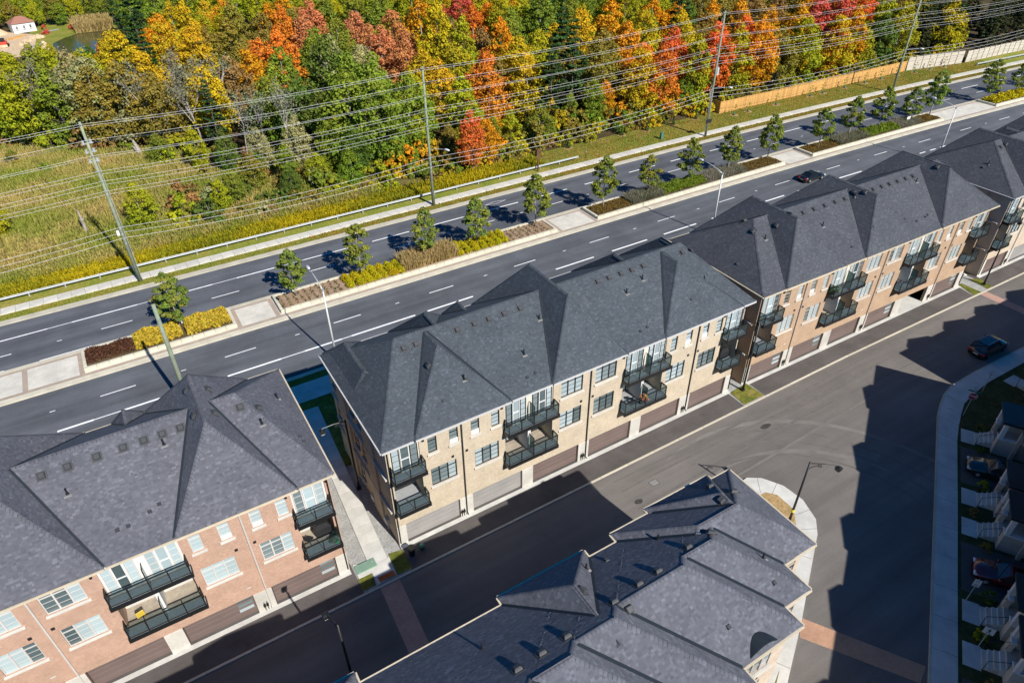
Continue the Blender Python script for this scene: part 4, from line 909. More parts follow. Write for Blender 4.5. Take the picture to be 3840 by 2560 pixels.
for a, b, s in ((57.9,64.4,63),(88.6,96.3,64),(104.1,111.3,65),(134,139.8,66)): leaf_mass('flower_bed', 'dark flower bed with orange blooms %s' % {63:'by the concrete gap nearest the tan grass',64:'at the planter end by the black sedan',65:'across the gap from the black sedan',66:'past the small white sign'}[s], a,b,Y0,Y1,.4,2600,.13,.4,'flow',s,'flowers')
leaf_mass('gold_shrubs', 'golden shrubs on the last planter in the distance', 157.5,176,Y0,Y1,.4,5000,.3,1.0,'spir',67,'shrubs'); leaf_mass('gold_shrubs', 'tan grasses on the last planter in the distance', 177,195,Y0,Y1,.4,4000,.3,1.0,'tan',68,'shrubs')
# bark beds with small seedlings: each plant a thing
sd_, _ = crown('seedling', .35, .22, .02, 5, 60, .12, 71); 
for x0_, x1_, lab in ((11.8,19.4,'small seedling in the bark bed beside the street lamp'),(42.9,49.8,'small seedling in the bark bed by the wide concrete gap')):
    for x in np.arange(x0_, x1_, .78):
        for y in np.arange(72.0, 74.6, .62):
            o = link('seedling', sd_, 'leaf_street', None, (x+random.uniform(-.1,.1), y+random.uniform(-.08,.08), .4)); paint(o, 'seed', .2); s = random.uniform(.7,1.15); o.scale = (s,s,s); o.rotation_euler = (0,0,random.uniform(0,6)); tag(o, lab, 'seedling', 'seedlings: '+lab[-24:])
md = [crown('shrub', .95, .66, .02, 46, 3400, .075, 80+i, flat=.9, lobes=.8, hue_top=False)[0] for i in range(3)]
for x0_, x1_, lab in ((20.1,27.0,'golden rounded shrub mound between seedling bed and tan grass'),(35.5,42.3,'golden rounded shrub mound beyond the tan feather grass')):
    for i, x in enumerate(np.arange(x0_, x1_, 1.12)):
        for y in (72.15, 73.25, 74.3):
            o = link('shrub_mound', md[(i+int(y)) % 3], 'leaf_street', None, (x+random.uniform(-.1,.1), y+random.uniform(-.08,.08), .38)); paint(o, 'spir', .1); s = random.uniform(.9,1.15); o.scale = (s,s,s); o.rotation_euler = (0,0,random.uniform(0,6)); tag(o, lab, 'shrub', 'mounds: '+lab[-22:])
# ---------------------------------------------------------------- street trees in the median
st_p = []
for i in range(4):
    me, cc = crown('crown', 7.2, 1.75, 1.9, 48, 5600, .22, 100+i*7, lobes=1.05, flat=.6, hue_top=False); st_p.append((me, trunk_mesh('trunk', 7.2, 1.7, cc, .085, 100+i, 12, .15)))
ST = [(.39,73.6,1.0,'rising from the yellow hydrangeas'),(13.7,73.7,1.05,'in the bark bed beside the tall street lamp'),(22.2,73.7,1.1,'among the first golden mounds'),(31.3,73.7,.95,'standing in the tan feather grass'),(38.5,73.3,1.1,'among the golden mounds by the bark bed'),(48.2,73.7,1.1,'at the end of the bark bed by the concrete gap'),(60.0,73.4,1.05,'in the flower bed across the concrete gap'),(68.9,73.7,1.0,'in the grey lavender'),(76.8,73.3,1.05,'growing from the clipped hedge by the sedan'),(86.0,73.7,1.05,'in the lavender right of the clipped hedge'),(95.2,73.6,1.1,'at the planter end by the black sedan'),
  (107.0,72.6,1.1,'in the flower bed across the gap from the sedan'),(116.2,73.4,1.1,'in the lavender of the planter with a sign'),(124.5,73.2,1.1,'growing from the hedge of the planter with a sign'),(132.8,72.6,1.05,'beside the small white sign'),(139.2,72.4,1.1,'at the end of the planter with a sign'),(158.5,72.2,1.15,'first on the last planter'),(168,71.4,1.1,'second on the last planter'),(178,70.8,1.1,'third on the last planter'),(188,70.2,1.1,'fourth on the last planter')]
for i, (x, y, s, w) in enumerate(ST): s *= random.uniform(.86, 1.1); put_tree('street_tree', st_p[(i*3+i//4) % 4], x, y, s, 'street', 'young green street tree '+w, 'tree', 'young trees along the median', .38, mat='leaf_street', sz=s*random.uniform(.95,1.1), bark='bark_pale')
# ---------------------------------------------------------------- utility poles, wires
WZ = [20.0,19.6,18.2,17.75,16.45,16.0,14.6,14.05,13.4,12.8,12.2,11.6,7.5,6.7,6.1,5.45]
POLES = [(-46,88.2,20.2),(-2.04,88.3,20.3),(39.3,88.4,20.3),(95.2,88.3,21.4),(148.4,86.6,21.4),(200,84.2,21.5),(255,80,21.5)]
plab = {1:'bare wooden utility pole with metal hardware cluster beside the marsh',2:'tall wooden utility pole with lamp arm by the red maple',3:'wooden utility pole with a grey transformer near the cedar fence end',4:'wooden utility pole standing before the grey fence panels'}
for i, (x, y, h) in enumerate(POLES):
    if i in (0,5,6): 
        continue
    e = empty('utility_pole', (x, y, 0), 0, plab[i], 'utility pole', 'wooden utility poles')
    MB().tube([(0,0,-.2),(0,0,h*.5),(0,0,h)], [.24,.19,.14], 10).build('shaft', 'wood_pole', e, smooth=True)
    dz = h-20.2
    for k, z in enumerate(WZ):
        sx = .28 if k % 2 else -.28; q = MB()
        if k < 12: q.tube([(0,0,z+dz),(0,sx*.9,z+dz)], .035, 5); q.tube([(0,sx*.9,z+dz-.12),(0,sx,z+dz+.1)], .06, 6)
        else: q.box(-.09,.09,-.2,.2,z-.12,z+.12)
        q.build('insulator', 'galv', e)
    if i == 1:
        for z in (17.9, 16.9, 15.8):
            q = MB(); q.tube([(-.6,0,z),(.6,0,z)], .05, 6); q.box(-.5,-.3,-.1,.12,z-.1,z+.35); q.box(.25,.48,-.1,.12,z-.05,z+.4); q.tube([(.0,.15,z-.3),(.35,.3,z+.2)], .09, 6); q.build('switch_gear', 'galv', e)
        MB().tube([(.3,0,.1),(.27,0,16)], .035, 5).build('conduit', 'galv', e); MB().box(-.55,-.25,-.15,.15,6.6,7.2).build('terminal_box', 'paint_white', e)
    if i in (2,3,4):
        q = MB(); q.tube([(0,0,8.6),(.6,-.6,9.0),(1.5,-2.2,9.2)], .035, 6); q.build('lamp_arm', 'lamp_grey', e)
        q = MB(); q.tube([(1.4,-2.05,9.2),(1.6,-2.4,9.22),(1.85,-2.85,9.15)], [.08,.17,.1], 8); q.build('lamp_head', 'lamp_grey', e, smooth=True)
    if i == 3:
        q = MB(); q.tube([(.45,0,11.0),(.45,0,12.2)], .28, 10); q.tube([(.45,0,12.2),(.45,0,12.5)], .06, 6); q.build('transformer', 'lamp_grey', e); MB().tube([(-.22,0,.1),(-.2,0,9)], .05, 6).build('conduit', 'galv', e)
        MB().box(-.7,.7,-.3,-.24,2.6,3.3).build('sign_board', 'dark_metal', e)
for k, z in enumerate(WZ):
    pts = []
    for (xa, ya, ha), (xb, yb, hb) in zip(POLES, POLES[1:]):
        n = 9; off = (.28 if k % 2 else -.28)*(1 if k < 12 else .5)
        for j in range(n):
            t = j/n; za, zb = z+(ha-20.2), z+(hb-20.2)
            pts.append((xa+(xb-xa)*t, ya+(yb-ya)*t+off, za+(zb-za)*t-4*t*(1-t)*(.45+.008*(xb-xa-40)+(.35 if k >= 12 else 0)+.03*(k % 5))))
    o = MB().tube(pts, .0135 if k < 12 else .018, 4).build('power_line', 'wire' if k != 15 else 'dark_metal')
    tag(o, 'pale overhead power wire strung along the wooden utility poles' if k < 12 else ('thick dark communication cable, lowest on the utility poles' if k == 15 else 'thin lower cable strung below the power wires'), 'wire', 'overhead wires' if k < 12 else 'lower cables')
e = empty('utility_pole', (-1.2,57.6,0), 0, 'short greenish wooden pole without wires rising behind the orange brick row', 'utility pole'); MB().tube([(0,0,-.2),(.05,0,7),(.12,0,13.2)], [.23,.2,.16], 10).build('shaft', 'wood_green', e, smooth=True)
# ---------------------------------------------------------------- grey street lamps and black lane lamps
for x, w in ((13.55,'nearest the median bark bed'),(68.0,'opposite the clipped hedge'),(119.6,'beyond the black sedan')):
    e = empty('street_lamp', (x, 59-.0+bend(x), 0), 0, 'tall pale grey street lamp with long arm '+w, 'street lamp', 'grey street lamps on the main road')
    MB().tube([(0,0,0),(0,0,9.0)], [.13,.075], 10).build('pole', 'lamp_grey', e, smooth=True); MB().tube([(0,0,9.0),(-.03,.9,9.35),(-.06,2.4,9.6),(-.08,3.7,9.65)], [.07,.055,.045,.04], 8).build('arm', 'lamp_grey', e, smooth=True)
    MB().tube([(-.08,3.6,9.65),(-.08,3.8,9.66),(-.09,4.3,9.64),(-.09,4.55,9.6)], [.06,.17,.16,.05], 8).build('lamp_head', 'lamp_grey', e, smooth=True); MB().tube([(0,0,8.9),(0,0,9.15)], .11, 8).build('collar', 'galv', e)
def lane_lamp(x, y, h, dx, dy, label, L=1.9, tape=False):
    e = empty('lane_lamp', (x, y, 0), 0, label, 'street lamp', 'black lane lamps'); 
    MB().tube([(0,0,0),(0,0,1.2),(0,0,h)], [.13,.1,.07], 8).build('pole', 'black_metal', e, smooth=True); MB().tube([(0,0,0),(0,0,.25)], .2, 8).build('base', 'black_metal', e)
    MB().tube([(0,0,h-.12),(dx*L*.5,dy*L*.5,h),(dx*L,dy*L,h-.02)], .04, 6).build('arm', 'black_metal', e)
    sc = MB(); sc.tube([(0,0,h-.75)]+[(dx*t,dy*t,h-.7+.45*math.sin(t*2.2)) for t in (.2,.45,.7,.9)], .025, 5); sc.tube([(dx*(.75+.14*math.cos(a)),dy*(.75+.14*math.cos(a)),h-.28+.14*math.sin(a)) for a in np.linspace(0,6,9)], .02, 5); sc.build('scroll', 'black_metal', e)
    hx, hy = dx*L, dy*L; q = MB(); q.tube([(hx,hy,h-.02),(hx,hy,h-.15),(hx,hy,h-.2),(hx,hy,h-.5)], [.05,.12,.3,.24], 4); q.build('lantern', 'black_metal', e); MB().tube([(hx,hy,h-.5),(hx,hy,h-.56)], .2, 4).build('lens', 'paint_white', e)
    if tape: MB().tube([(0,0,1.5),(0,0,1.75)], .14, 8).build('warning_band', plain('yellow', (.7,.6,.05), .6), e)
lane_lamp(37.4,19.2,7.1,.75,-.66,'black lamp post with yellow band on the curved concrete corner', 2.1, True)
lane_lamp(9.1,41.0,8.0,-1,0,'black lamp post beside the dark side wall of the cream row'); lane_lamp(46.7,32.95,8.2,1,.1,'black lamp post on the grass patch between cream and tan rows', 2.0); lane_lamp(2.6,24.4,8.2,-.3,.95,'black lamp post in the shaded lane by the orange brick garages', 1.2); lane_lamp(86.9,31.6,8.2,1,0,'black lamp post on the grass between tan and pale rows', 2.0)
# ---------------------------------------------------------------- guardrails, fences, roadside things
def guardrail(x0, x1, y, label):
    e = empty('guardrail', ((x0+x1)/2, y, 0), 0, label, 'guardrail'); cx = (x0+x1)/2
    prof = [(-.03,.45),(-.09,.52),(-.03,.59),(-.03,.62),(-.09,.69),(-.03,.76)]
    n = int((x1-x0)/3.8)
    for i in range(n):
        a, b = x0+(x1-x0)*i/n, x0+(x1-x0)*(i+1)/n; ya, yb = bend(a), bend(b); mb = MB()
        for (p, z), (q, w) in zip(prof, prof[1:]): mb.poly([(a-cx,p+ya,z),(b-cx-.02,p+yb,z),(b-cx-.02,q+yb,w),(a-cx,q+ya,w)])
        mb.build('beam', 'galv', e)
        MB().box(a-cx-.06,a-cx+.06,ya,ya+.18,-.1,.78).build('post', 'galv', e)
    return e
guardrail(-26, 68.6, 91.6, 'galvanised guardrail between sidewalk and marsh'); guardrail(184, 225, 92.3, 'galvanised guardrail at the far end past the grey fence')
fe = empty('cedar_fence', (106.8,96.3,0), 0, 'orange cedar board fence along the grassy bank', 'fence')
brd = MB().box(-.094,.094,-.012,.012,.05,2.35).mesh('board'); n = 0
def fy(x): return (-.0+(x-106.8)*-.018)
for x in np.arange(106.9, 165.6, .2):
    o = link('board', brd, 'cedar', fe, (x-106.8, fy(x)+random.uniform(-.008,.008), random.uniform(-.03,.03))); o.rotation_euler = (0,0,-.018)
for k, x in enumerate(np.arange(106.8, 166, 2.45)):
    MB().box(x-106.8-.06,x-106.8+.06,fy(x)+.02,fy(x)+.14,0,2.55).build('post', 'cedar', fe)
for z in (1.25, 2.36): MB().bar((0,-.03,z),(58.8,fy(165.6)-.03,z),.04,.09).build('rail', 'cedar', fe)
for k in range(13): o = link('board', brd, 'cedar', fe, (.05,.1+k*.2,0)); o.rotation_euler = (0,0,math.pi/2)
gf = empty('panel_fence', (166.2,95.4,0), 0, 'pale grey panel fence with posts past the cedar fence', 'fence')
for k in range(8):
    x = k*2.15; y = -x*.19; MB().bar((x+.06,y,1.5),(x+2.08,y-.4,1.5),.06,2.9).build('panel', 'fence_grey', gf); MB().box(x-.09,x+.09,y-.12,y+.1,0,3.15).build('post', 'frame_taupe', gf); MB().bar((x,y-.08,2.2),(x+2.1,y-.48,2.2),.05,.1).build('rail', 'frame_taupe', gf)
gf2 = empty('panel_fence', (184.5,92.0,0), 0, 'pale grey panel fence half hidden behind dark spruces', 'fence')
for k in range(12): MB().bar((k*2.15+.06,-k*.1,1.4),(k*2.15+2.08,-k*.1-.1,1.4),.06,2.6).build('panel', 'fence_grey', gf2); MB().box(k*2.15-.09,k*2.15+.09,-k*.1-.12,-k*.1+.1,0,2.9).build('post', 'frame_taupe', gf2)
plain('bag_green', (.03,.12,.09), .7)
for i, x in enumerate((108.6,112.5,120.7,131.2,135.2,142.4,149.3,155,160.9,166.5,171.7,176.8)):
    y = 94.1 if x < 163 else 93.6-(x-163)*.08
    e = empty('watering_bag_sapling', (x, y, 0), 0, 'thin sapling with dark green watering bag on mulch below the fence', 'sapling', 'saplings with watering bags')
    MB().tube([(0,0,0),(0,0,.35),(0,0,.62)], [.26,.2,.06], 8).build('watering_bag', 'bag_green', e, smooth=True); MB().tube([(0,0,0),(.03,0,2.3)], [.03,.012], 5).build('trunk', 'bark', e)
    me, _ = crown('crown', 2.4, .5, .7, 6, 130, .16, 300+i, sparse=1) if i < 3 else (sap_m, 0); sap_m = me; paint(link('crown', me, 'leaf', e), 'yg')
    MB().prism([(math.cos(a)*1.0, math.sin(a)*.75) for a in np.linspace(0,5.9,12)], .01, .07).build('mulch_ring', 'dry_mulch', e)
e = empty('sign_post', (59.9,91.0,0), 0, 'brown timber post sign behind the sidewalk at the guardrail end', 'sign'); MB().box(-.1,.1,-.1,.1,0,3.9).build('post', plain('brown_sign', (.12,.06,.03), .8), e); MB().box(-.35,.35,-.16,-.11,2.2,3.8).build('board', 'brown_sign', e)
e = empty('utility_box', (87.4,91.6,0), 0, 'small green utility pedestal on the verge near the sidewalk', 'utility box'); MB().bevbox(-.25,.25,-.2,.2,0,1.2,.04).build('cabinet', plain('util_green', (.05,.17,.13), .6), e); MB().bevbox(-.28,.28,-.23,.23,1.2,1.28,.02).build('lid', 'util_green', e)
e = empty('marker_post', (70.1,91.5,0), 0, 'thin dark marker post on the verge past the guardrail', 'post'); MB().tube([(0,0,0),(0,0,1.5)], .05, 6).build('post', 'dark_metal', e); MB().box(-.06,.06,-.07,-.05,1.1,1.4).build('plate', 'galv', e)
e = empty('utility_vault', (6.68,33.3,0), 0, 'green metal utility lid set in the concrete pad by the walkway', 'utility cover'); MB().bevbox(-.8,.8,-.42,.42,.08,.16,.03).build('lid', plain('vault_green', (.17,.27,.2), .6, 0, .08), e); MB().box(-.62,-.5,-.3,-.24,.16,.18).build('handle', 'galv', e); MB().box(.5,.62,.1,.16,.16,.18).build('handle', 'galv', e)
e = empty('bin', (10.2,32.5,0), 0, 'dark waste bin with green lid on the shaded drive', 'bin'); MB().tube([(0,0,0),(0,0,.9)], [.24,.3], 8).build('body', 'black_metal', e); MB().tube([(.9,.1,0),(.9,.1,.35)], [.2,.22], 8).build('tub', 'bag_green', e)
e = empty('median_sign', (131.5,73.0+bend(131.5),.4), 0, 'small white sign standing in the lavender', 'sign'); MB().tube([(0,0,0),(0,0,1.0)], .03, 5).build('post', 'galv', e); MB().box(-.5,.5,-.03,.03,.9,1.4).build('plate', 'paint_white', e)
# ================================================================ SIGNS, CARS, BALCONY THINGS
def text_mesh(body, size, ext=.004):
    cu = bpy.data.curves.new('lettering', 'FONT'); cu.body = body; cu.size = size; cu.extrude = ext; cu.align_x = 'CENTER'; cu.align_y = 'CENTER'; cu.offset = size*.02
    o = bpy.data.objects.new('lettering', cu); COL.objects.link(o); dg = bpy.context.evaluated_depsgraph_get(); me = bpy.data.meshes.new_from_object(o.evaluated_get(dg)); bpy.data.objects.remove(o); me.name = 'lettering'; return me
plain('sign_red', (.42,.012,.03), .5, 0, .05); plain('sign_green', (.02,.17,.12), .5, 0, .05)
e = empty('stop_sign', (61.7,19.2,.1), math.atan2(-.517,-.856)+math.pi/2, 'red octagonal stop sign with green street name blades at the corner', 'sign')   # local -y faces the driver
MB().tube([(0,.04,0),(0,.04,3.1)], .035, 6).build('post', 'galv', e)
oc = [(.38*math.cos(R_(22.5+45*i))/math.cos(R_(22.5)), 2.4+.38*math.sin(R_(22.5+45*i))/math.cos(R_(22.5))) for i in range(8)]
for nm, k, y, mt in (('border',1.0,0.0,'paint_white'),('plate',.93,-.006,'sign_red')): MB().add([(a*k,y,2.4+(z-2.4)*k) for a, z in oc]+[(a*k,y+.01,2.4+(z-2.4)*k) for a, z in oc], [tuple(range(8)), tuple(range(15,7,-1))]+[(i,i+8,(i+1)%8+8,(i+1)%8) for i in range(8)]).build(nm, mt, e)
o = link('lettering', text_mesh('STOP', .3), 'paint_white', e, (0,-.013,2.4)); o.rotation_euler = (math.pi/2,0,0)
MB().box(-.55,.55,.03,.05,2.88,3.03).build('name_blade', 'sign_green', e); MB().box(-.01,.01,-.5,.58,3.05,3.2).build('name_blade', 'sign_green', e)
e = empty('parking_sign', (66.6,20.2,.1), math.atan2(-.517,-.856)+math.pi/2, 'small white no-parking sign on a thin post past the stop sign', 'sign'); MB().tube([(0,.03,0),(0,.03,2.5)], .03, 6).build('post', 'galv', e); MB().box(-.15,.15,0,.012,2.0,2.45).build('plate', 'paint_white', e)
q = MB(); q.tube([(.09*math.cos(a),-.004,2.27+.09*math.sin(a)) for a in np.linspace(0,6.28,13)], .012, 4); q.bar((-.06,-.006,2.33),(.06,-.006,2.21),.008,.02); q.build('symbol', 'sign_red', e)
e = empty('regulatory_sign', (42.67,7.7,.1), math.atan2(-.517,-.856)+math.pi/2, 'white sign on a post in front of the red parked car', 'sign'); MB().tube([(0,.03,0),(0,.03,2.6)], .03, 6).build('post', 'galv', e); MB().box(-.22,.22,0,.012,1.8,2.55).build('plate', 'paint_white', e)
q = MB(); q.tube([(.1*math.cos(a),-.004,2.35+.1*math.sin(a)) for a in np.linspace(0,6.28,13)], .014, 4); [q.box(-.15,.15,-.004,-.001,1.88+.08*i,1.91+.08*i) for i in range(3)]; q.build('symbol', 'black_metal', e)
e = empty('pedestrian_sign', (39.6,5.2,.1), math.atan2(-.517,-.856)+math.pi/2, 'pale sign with a black walking figure beside the shaded steps', 'sign'); MB().tube([(0,.03,0),(0,.03,2.7)], .03, 6).build('post', 'galv', e); MB().box(-.32,.32,0,.012,2.05,2.7).build('plate', 'paint_white', e)
q = MB(); q.tube([(0,-.006,2.6),(0,-.006,2.605)], .05, 8); q.bar((0,-.006,2.53),(.01,-.006,2.34),.006,.07); [q.bar(a, b, .006, .035) for a, b in (((0,-.006,2.35),(-.1,-.006,2.14)),((0,-.006,2.35),(.11,-.006,2.15)),((0,-.006,2.5),(-.13,-.006,2.42)),((0,-.006,2.5),(.13,-.006,2.43)))]; q.build('symbol', 'black_metal', e)
def car(name, x, y, rz, label, paintm, L=4.7, W=1.82, H=1.44, suv=False, z=0.0):
    e = empty(name, (x, y, z), rz, label, 'car'); h = W/2; g = .2
    belt = .92 if not suv else 1.05; hood = .86 if not suv else 1.02
    # stations along x: (x, belt height, half width)
    S_ = [(-L/2,.62,h*.80),(-L/2+.12,belt-.04,h*.9),(-L/2+.55,belt+.03,h*.98),(-L*.2,belt+.02,h),(L*.12,belt,h),(L*.24,hood+.03,h*.99),(L*.4,hood-.06,h*.95),(L/2-.12,.66,h*.86),(L/2,.52,h*.74)]
    V = []; F_ = []
    for (sx, sz, sw) in S_: V += [(sx,-sw*.9,g),(sx,-sw,.45),(sx,-sw*1.0,sz*.78),(sx,-sw*.93,sz),(sx,0,sz+.035),(sx,sw*.93,sz),(sx,sw*1.0,sz*.78),(sx,sw,.45),(sx,sw*.9,g)]
    k = 9
    for i in range(len(S_)-1):
        for j in range(k-1): F_.append((i*k+j, i*k+j+1, (i+1)*k+j+1, (i+1)*k+j))
        F_.append((i*k+8, i*k, (i+1)*k, (i+1)*k+8))
    F_ += [tuple(range(k-1,-1,-1)), tuple(range((len(S_)-1)*k, len(S_)*k))]
    MB().add(V, F_).build('body', paintm, e, smooth=True)
    r0, r1 = (-L*.36, L*.2) if not suv else (-L*.47, L*.2); t0, t1 = (-L*.2, L*.05) if not suv else (-L*.40, L*.05); zb = belt-.01
    gl = MB(); B = [(r0,-h*.88,zb),(r1,-h*.88,zb-.03),(r1,h*.88,zb-.03),(r0,h*.88,zb)]; T = [(t0,-h*.66,H-.04),(t1,-h*.66,H-.03),(t1,h*.66,H-.03),(t0,h*.66,H-.04)]
    gl.add(B+T, [(0,1,5,4),(1,2,6,5),(2,3,7,6),(3,0,4,7)]); gl.build('windows', 'car_glass', e)
    rf = MB(); rf.add([(t0-.08,-h*.68,H-.05),(t1+.06,-h*.68,H-.05),(t1+.06,h*.68,H-.05),(t0-.08,h*.68,H-.05),(t0+.1,-h*.5,H+.02),(t1-.12,-h*.5,H+.02),(t1-.12,h*.5,H+.02),(t0+.1,h*.5,H+.02)], [(0,1,5,4),(1,2,6,5),(2,3,7,6),(3,0,4,7),(4,5,6,7)]); rf.build('roof', paintm, e, smooth=False)
    for s in (-1,1):
        for a, b in ((B[0],T[0]),(B[1],T[1])): MB().bar((a[0],a[1]*s*-1*-1 if s<0 else -a[1],a[2]),(b[0],b[1] if s<0 else -b[1],b[2]),.07,.06).build('pillar', paintm, e)
        xm = (t0+t1)/2+.1; MB().bar((xm,s*h*.885,zb),(xm-.05,s*h*.67,H-.05),.08,.03).build('pillar', 'black_metal', e)
        for wx in (-L*.29, L*.31):
            w = MB(); w.tube([(wx,s*(h-.2),.33),(wx,s*(h-.18),.33),(wx,s*(h+.0),.33),(wx,s*(h+.02),.33)], [.3,.335,.335,.29], 16); wo = w.build('wheel', 'tyre', e)
            rm = MB(); rm.tube([(wx,s*(h+.012),.33),(wx,s*(h+.03),.33)], [.2,.06], 10); [rm.bar((wx,s*(h+.028),.33),(wx+.19*math.cos(a),s*(h+.028),.33+.19*math.sin(a)),.02,.045) for a in np.linspace(0,5.03,5)]; rm.build('rim', 'galv', wo)
        MB().bevbox(-L/2-.01,-L/2+.2,s*h*.72-.18,s*h*.72+.17,.66,.82,.03).build('tail_light', 'tail_red', e); MB().bevbox(L/2-.3,L/2-.03,s*h*.68-.2,s*h*.68+.18,.55,.68,.03).build('headlight', 'paint_white', e)
        MB().bevbox(L*.14,L*.14+.2,s*(h+.06)-.09,s*(h+.06)+.09,belt-.02,belt+.13,.03).build('mirror', paintm, e)
    MB().box(-L/2-.015,-L/2+.02,-.26,.26,.5,.62).build('number_plate', 'paint_white', e)
    if suv:
        for s in (-1,1): MB().bar((t0+.2,s*h*.6,H+.05),(t1-.1,s*h*.6,H+.05),.04,.05).build('roof_rail', 'galv', e)
    return e
def carpaint(n, c):
    m, nt, b = nodes_of(n); b.inputs['Base Color'].default_value = (*c,1); b.inputs['Roughness'].default_value = .25; b.inputs['Coat Weight'].default_value = .8; b.inputs['Coat Roughness'].default_value = .05; b.inputs['Metallic'].default_value = .3; MATS[n] = m
carpaint('paint_black', (.012,.014,.018)); carpaint('paint_red', (.11,.006,.012)); carpaint('paint_dark', (.03,.032,.03)); plain('tyre', (.012,.012,.012), .8); plain('tail_red', (.45,.01,.02), .3); carpaint('car_glass', (.01,.014,.018))
car('sedan', 95.5,64.6,-.01,'black sedan driving on the main road beside the median', 'paint_black')
car('sport_utility_vehicle', 73.9,23.85,-.03,'dark SUV parked by the kerb in the shaded lane', 'paint_black', 4.7,1.9,1.7,True)
def fl(s, t): return (FO[0]+s*.85622+t*.51661, FO[1]+s*.51661-t*.85622)
x, y = fl(22.6,4.6); car('parked_car', x, y, FA+math.pi/2,'dark car in the driveway between white porches', 'paint_dark', z=.1)
x, y = fl(10.9,4.9); car('parked_car', x, y, FA+math.pi/2,'dark red car parked in the driveway behind the white sign', 'paint_red', z=.1)
# balcony things
def bbq(root, lx, ly, z, label):
    x, y, _ = wr(root, lx, ly); e = empty('covered_barbecue', (x, y, z), 0, label, 'barbecue')
    MB().add([(-.55,-.3,0),(.55,-.3,0),(.55,.3,0),(-.55,.3,0),(-.58,-.32,.75),(.58,-.32,.75),(.58,.32,.75),(-.58,.32,.75),(-.35,-.22,1.15),(.35,-.22,1.15),(.35,.22,1.1),(-.35,.22,1.1)], [(0,1,5,4),(1,2,6,5),(2,3,7,6),(3,0,4,7),(4,5,9,8),(5,6,10,9),(6,7,11,10),(7,4,8,11),(8,9,10,11)]).build('cover', plain('bbq_cover', (.02,.02,.022), .55), e); MB().box(-.5,.5,-.33,-.31,.1,.16).build('strap', 'dark_metal', e)
bbq(rowB, 34.6,.75,ZF2+.02,'black covered barbecue on the last cream balcony beside the tan row'); bbq(rowA, 34.7,.9,ZF2+.02,'black covered barbecue on the orange brick corner balcony')
def potted(root, lx, ly, z, label, pal, sc=1.0, seed=1, box=False):
    x, y, _ = wr(root, lx, ly); e = empty('potted_plant', (x, y, z), 0, label, 'plant'); e.scale = (sc,)*3
    (MB().bevbox(-.4,.4,-.12,.12,0,.22,.02) if box else MB().tube([(0,0,0),(0,0,.28)], [.13,.18], 10)).build('pot', plain('terracotta', (.35,.16,.08), .8) if not box else 'black_metal', e)
    me, _ = crown('foliage', .8, .42, .2, 10, 350, .11, seed, hue_top=False); paint(link('foliage', me, 'leaf_street', e), pal, .05)
PAL.update({'pinkfl': ((.2,.26,.03),(.6,.08,.2)), 'lush': ((.10,.3,.02),(.2,.4,.04)), 'mint': ((.02,.2,.09),(.05,.28,.12))})
potted(rowB, 23.3,-.95,ZF2+.75,'pink and yellow flower box hung on a cream row balcony rail','pinkfl',1.1,501,True); potted(rowA, 35.2,-.4,ZF2+.02,'green plant in terracotta pot on the orange brick corner balcony','mint',1.0,502); potted(rowC, 10.6,-.35,ZF3,'lush green plant box on an upper tan row balcony','lush',1.2,503,True)
for i, (rt, lx, lab) in enumerate(((rowB,24.6,'small patio chair behind the frosted screen on the cream row'),(rowC,22.6,'dark patio chair on the tan row balcony with a round table'),(rowA,33.6,'dark storage stool on the orange brick corner balcony'),(rowA,22.4,'small yellow chair on an orange brick double balcony'))):
    x, y, _ = wr(rt, lx, .5); e = empty('patio_chair', (x, y, ZF2+.02), .4+i, lab, 'chair'); mt = ['dark_metal','black_metal','dark_metal',plain('yellow_plastic', (.5,.36,.04), .5)][i]
    MB().bevbox(-.24,.24,-.24,.24,.4,.46,.02).build('seat', mt, e); MB().bevbox(-.24,.24,.2,.25,.46,.9,.02).build('backrest', mt, e)
    for a in (-.2,.2):
        for b in (-.2,.2): MB().tube([(a,b,0),(a,b,.4)], .02, 5).build('leg', mt, e)
x, y, _ = wr(rowC, 24.9, .3); e = empty('patio_table', (x, y, ZF2+.02), 0, 'small pale table on the tan row balcony above the open garage', 'table'); MB().tube([(0,0,.68),(0,0,.72)], .4, 14).build('top', 'paint_white', e); MB().tube([(0,0,0),(0,0,.68)], .04, 6).build('leg', 'dark_metal', e)
for x, y, lab in ((45.9,34.6,'white splash block on the gravel beside the cream row'),(87.3,34.4,'white splash block on the gravel beside the pale row')):
    e = empty('splash_block', (x, y, 0), -.2, lab, 'splash block'); MB().bevbox(-.18,.18,-.35,.35,.01,.1,.02).build('block', 'paint_white', e)

# ================================================================ MARSH, WOOD AND YARD
def poly_pts(poly, n, seed):
    r = np.random.default_rng(seed); P = np.array(poly); lo, hi = P.min(0), P.max(0); out = []
    while sum(map(len, out)) < n:
        q = r.uniform(lo, hi, (n*2,2)); ins = np.zeros(len(q), bool); j = len(P)-1
        for i in range(len(P)):
            c = ((P[i,1] > q[:,1]) != (P[j,1] > q[:,1])) & (q[:,0] < (P[j,0]-P[i,0])*(q[:,1]-P[i,1])/(P[j,1]-P[i,1]+1e-12)+P[i,0]); ins ^= c; j = i
        out.append(q[ins])
    return np.concatenate(out)[:n]
marsh = [(-30,94.5),(34,95.5),(34,104),(29,110),(17,121),(8.5,133),(-4.6,141),(-17,151),(-30,158)]
blade_mass('marsh_grass', 'tall tan and green marsh grass below the wires', poly_pts(marsh, 95000, 400), 1.25, .13, 'wet', 401, lean=.28)
blade_mass('goldenrod', 'yellow goldenrod strip behind the guardrail', np.column_stack([rng.uniform(-28,62,26000), 92.6+rng.uniform(0,1,26000)**1.5*3.6]), .85, .16, 'rod', 402, lean=.35)
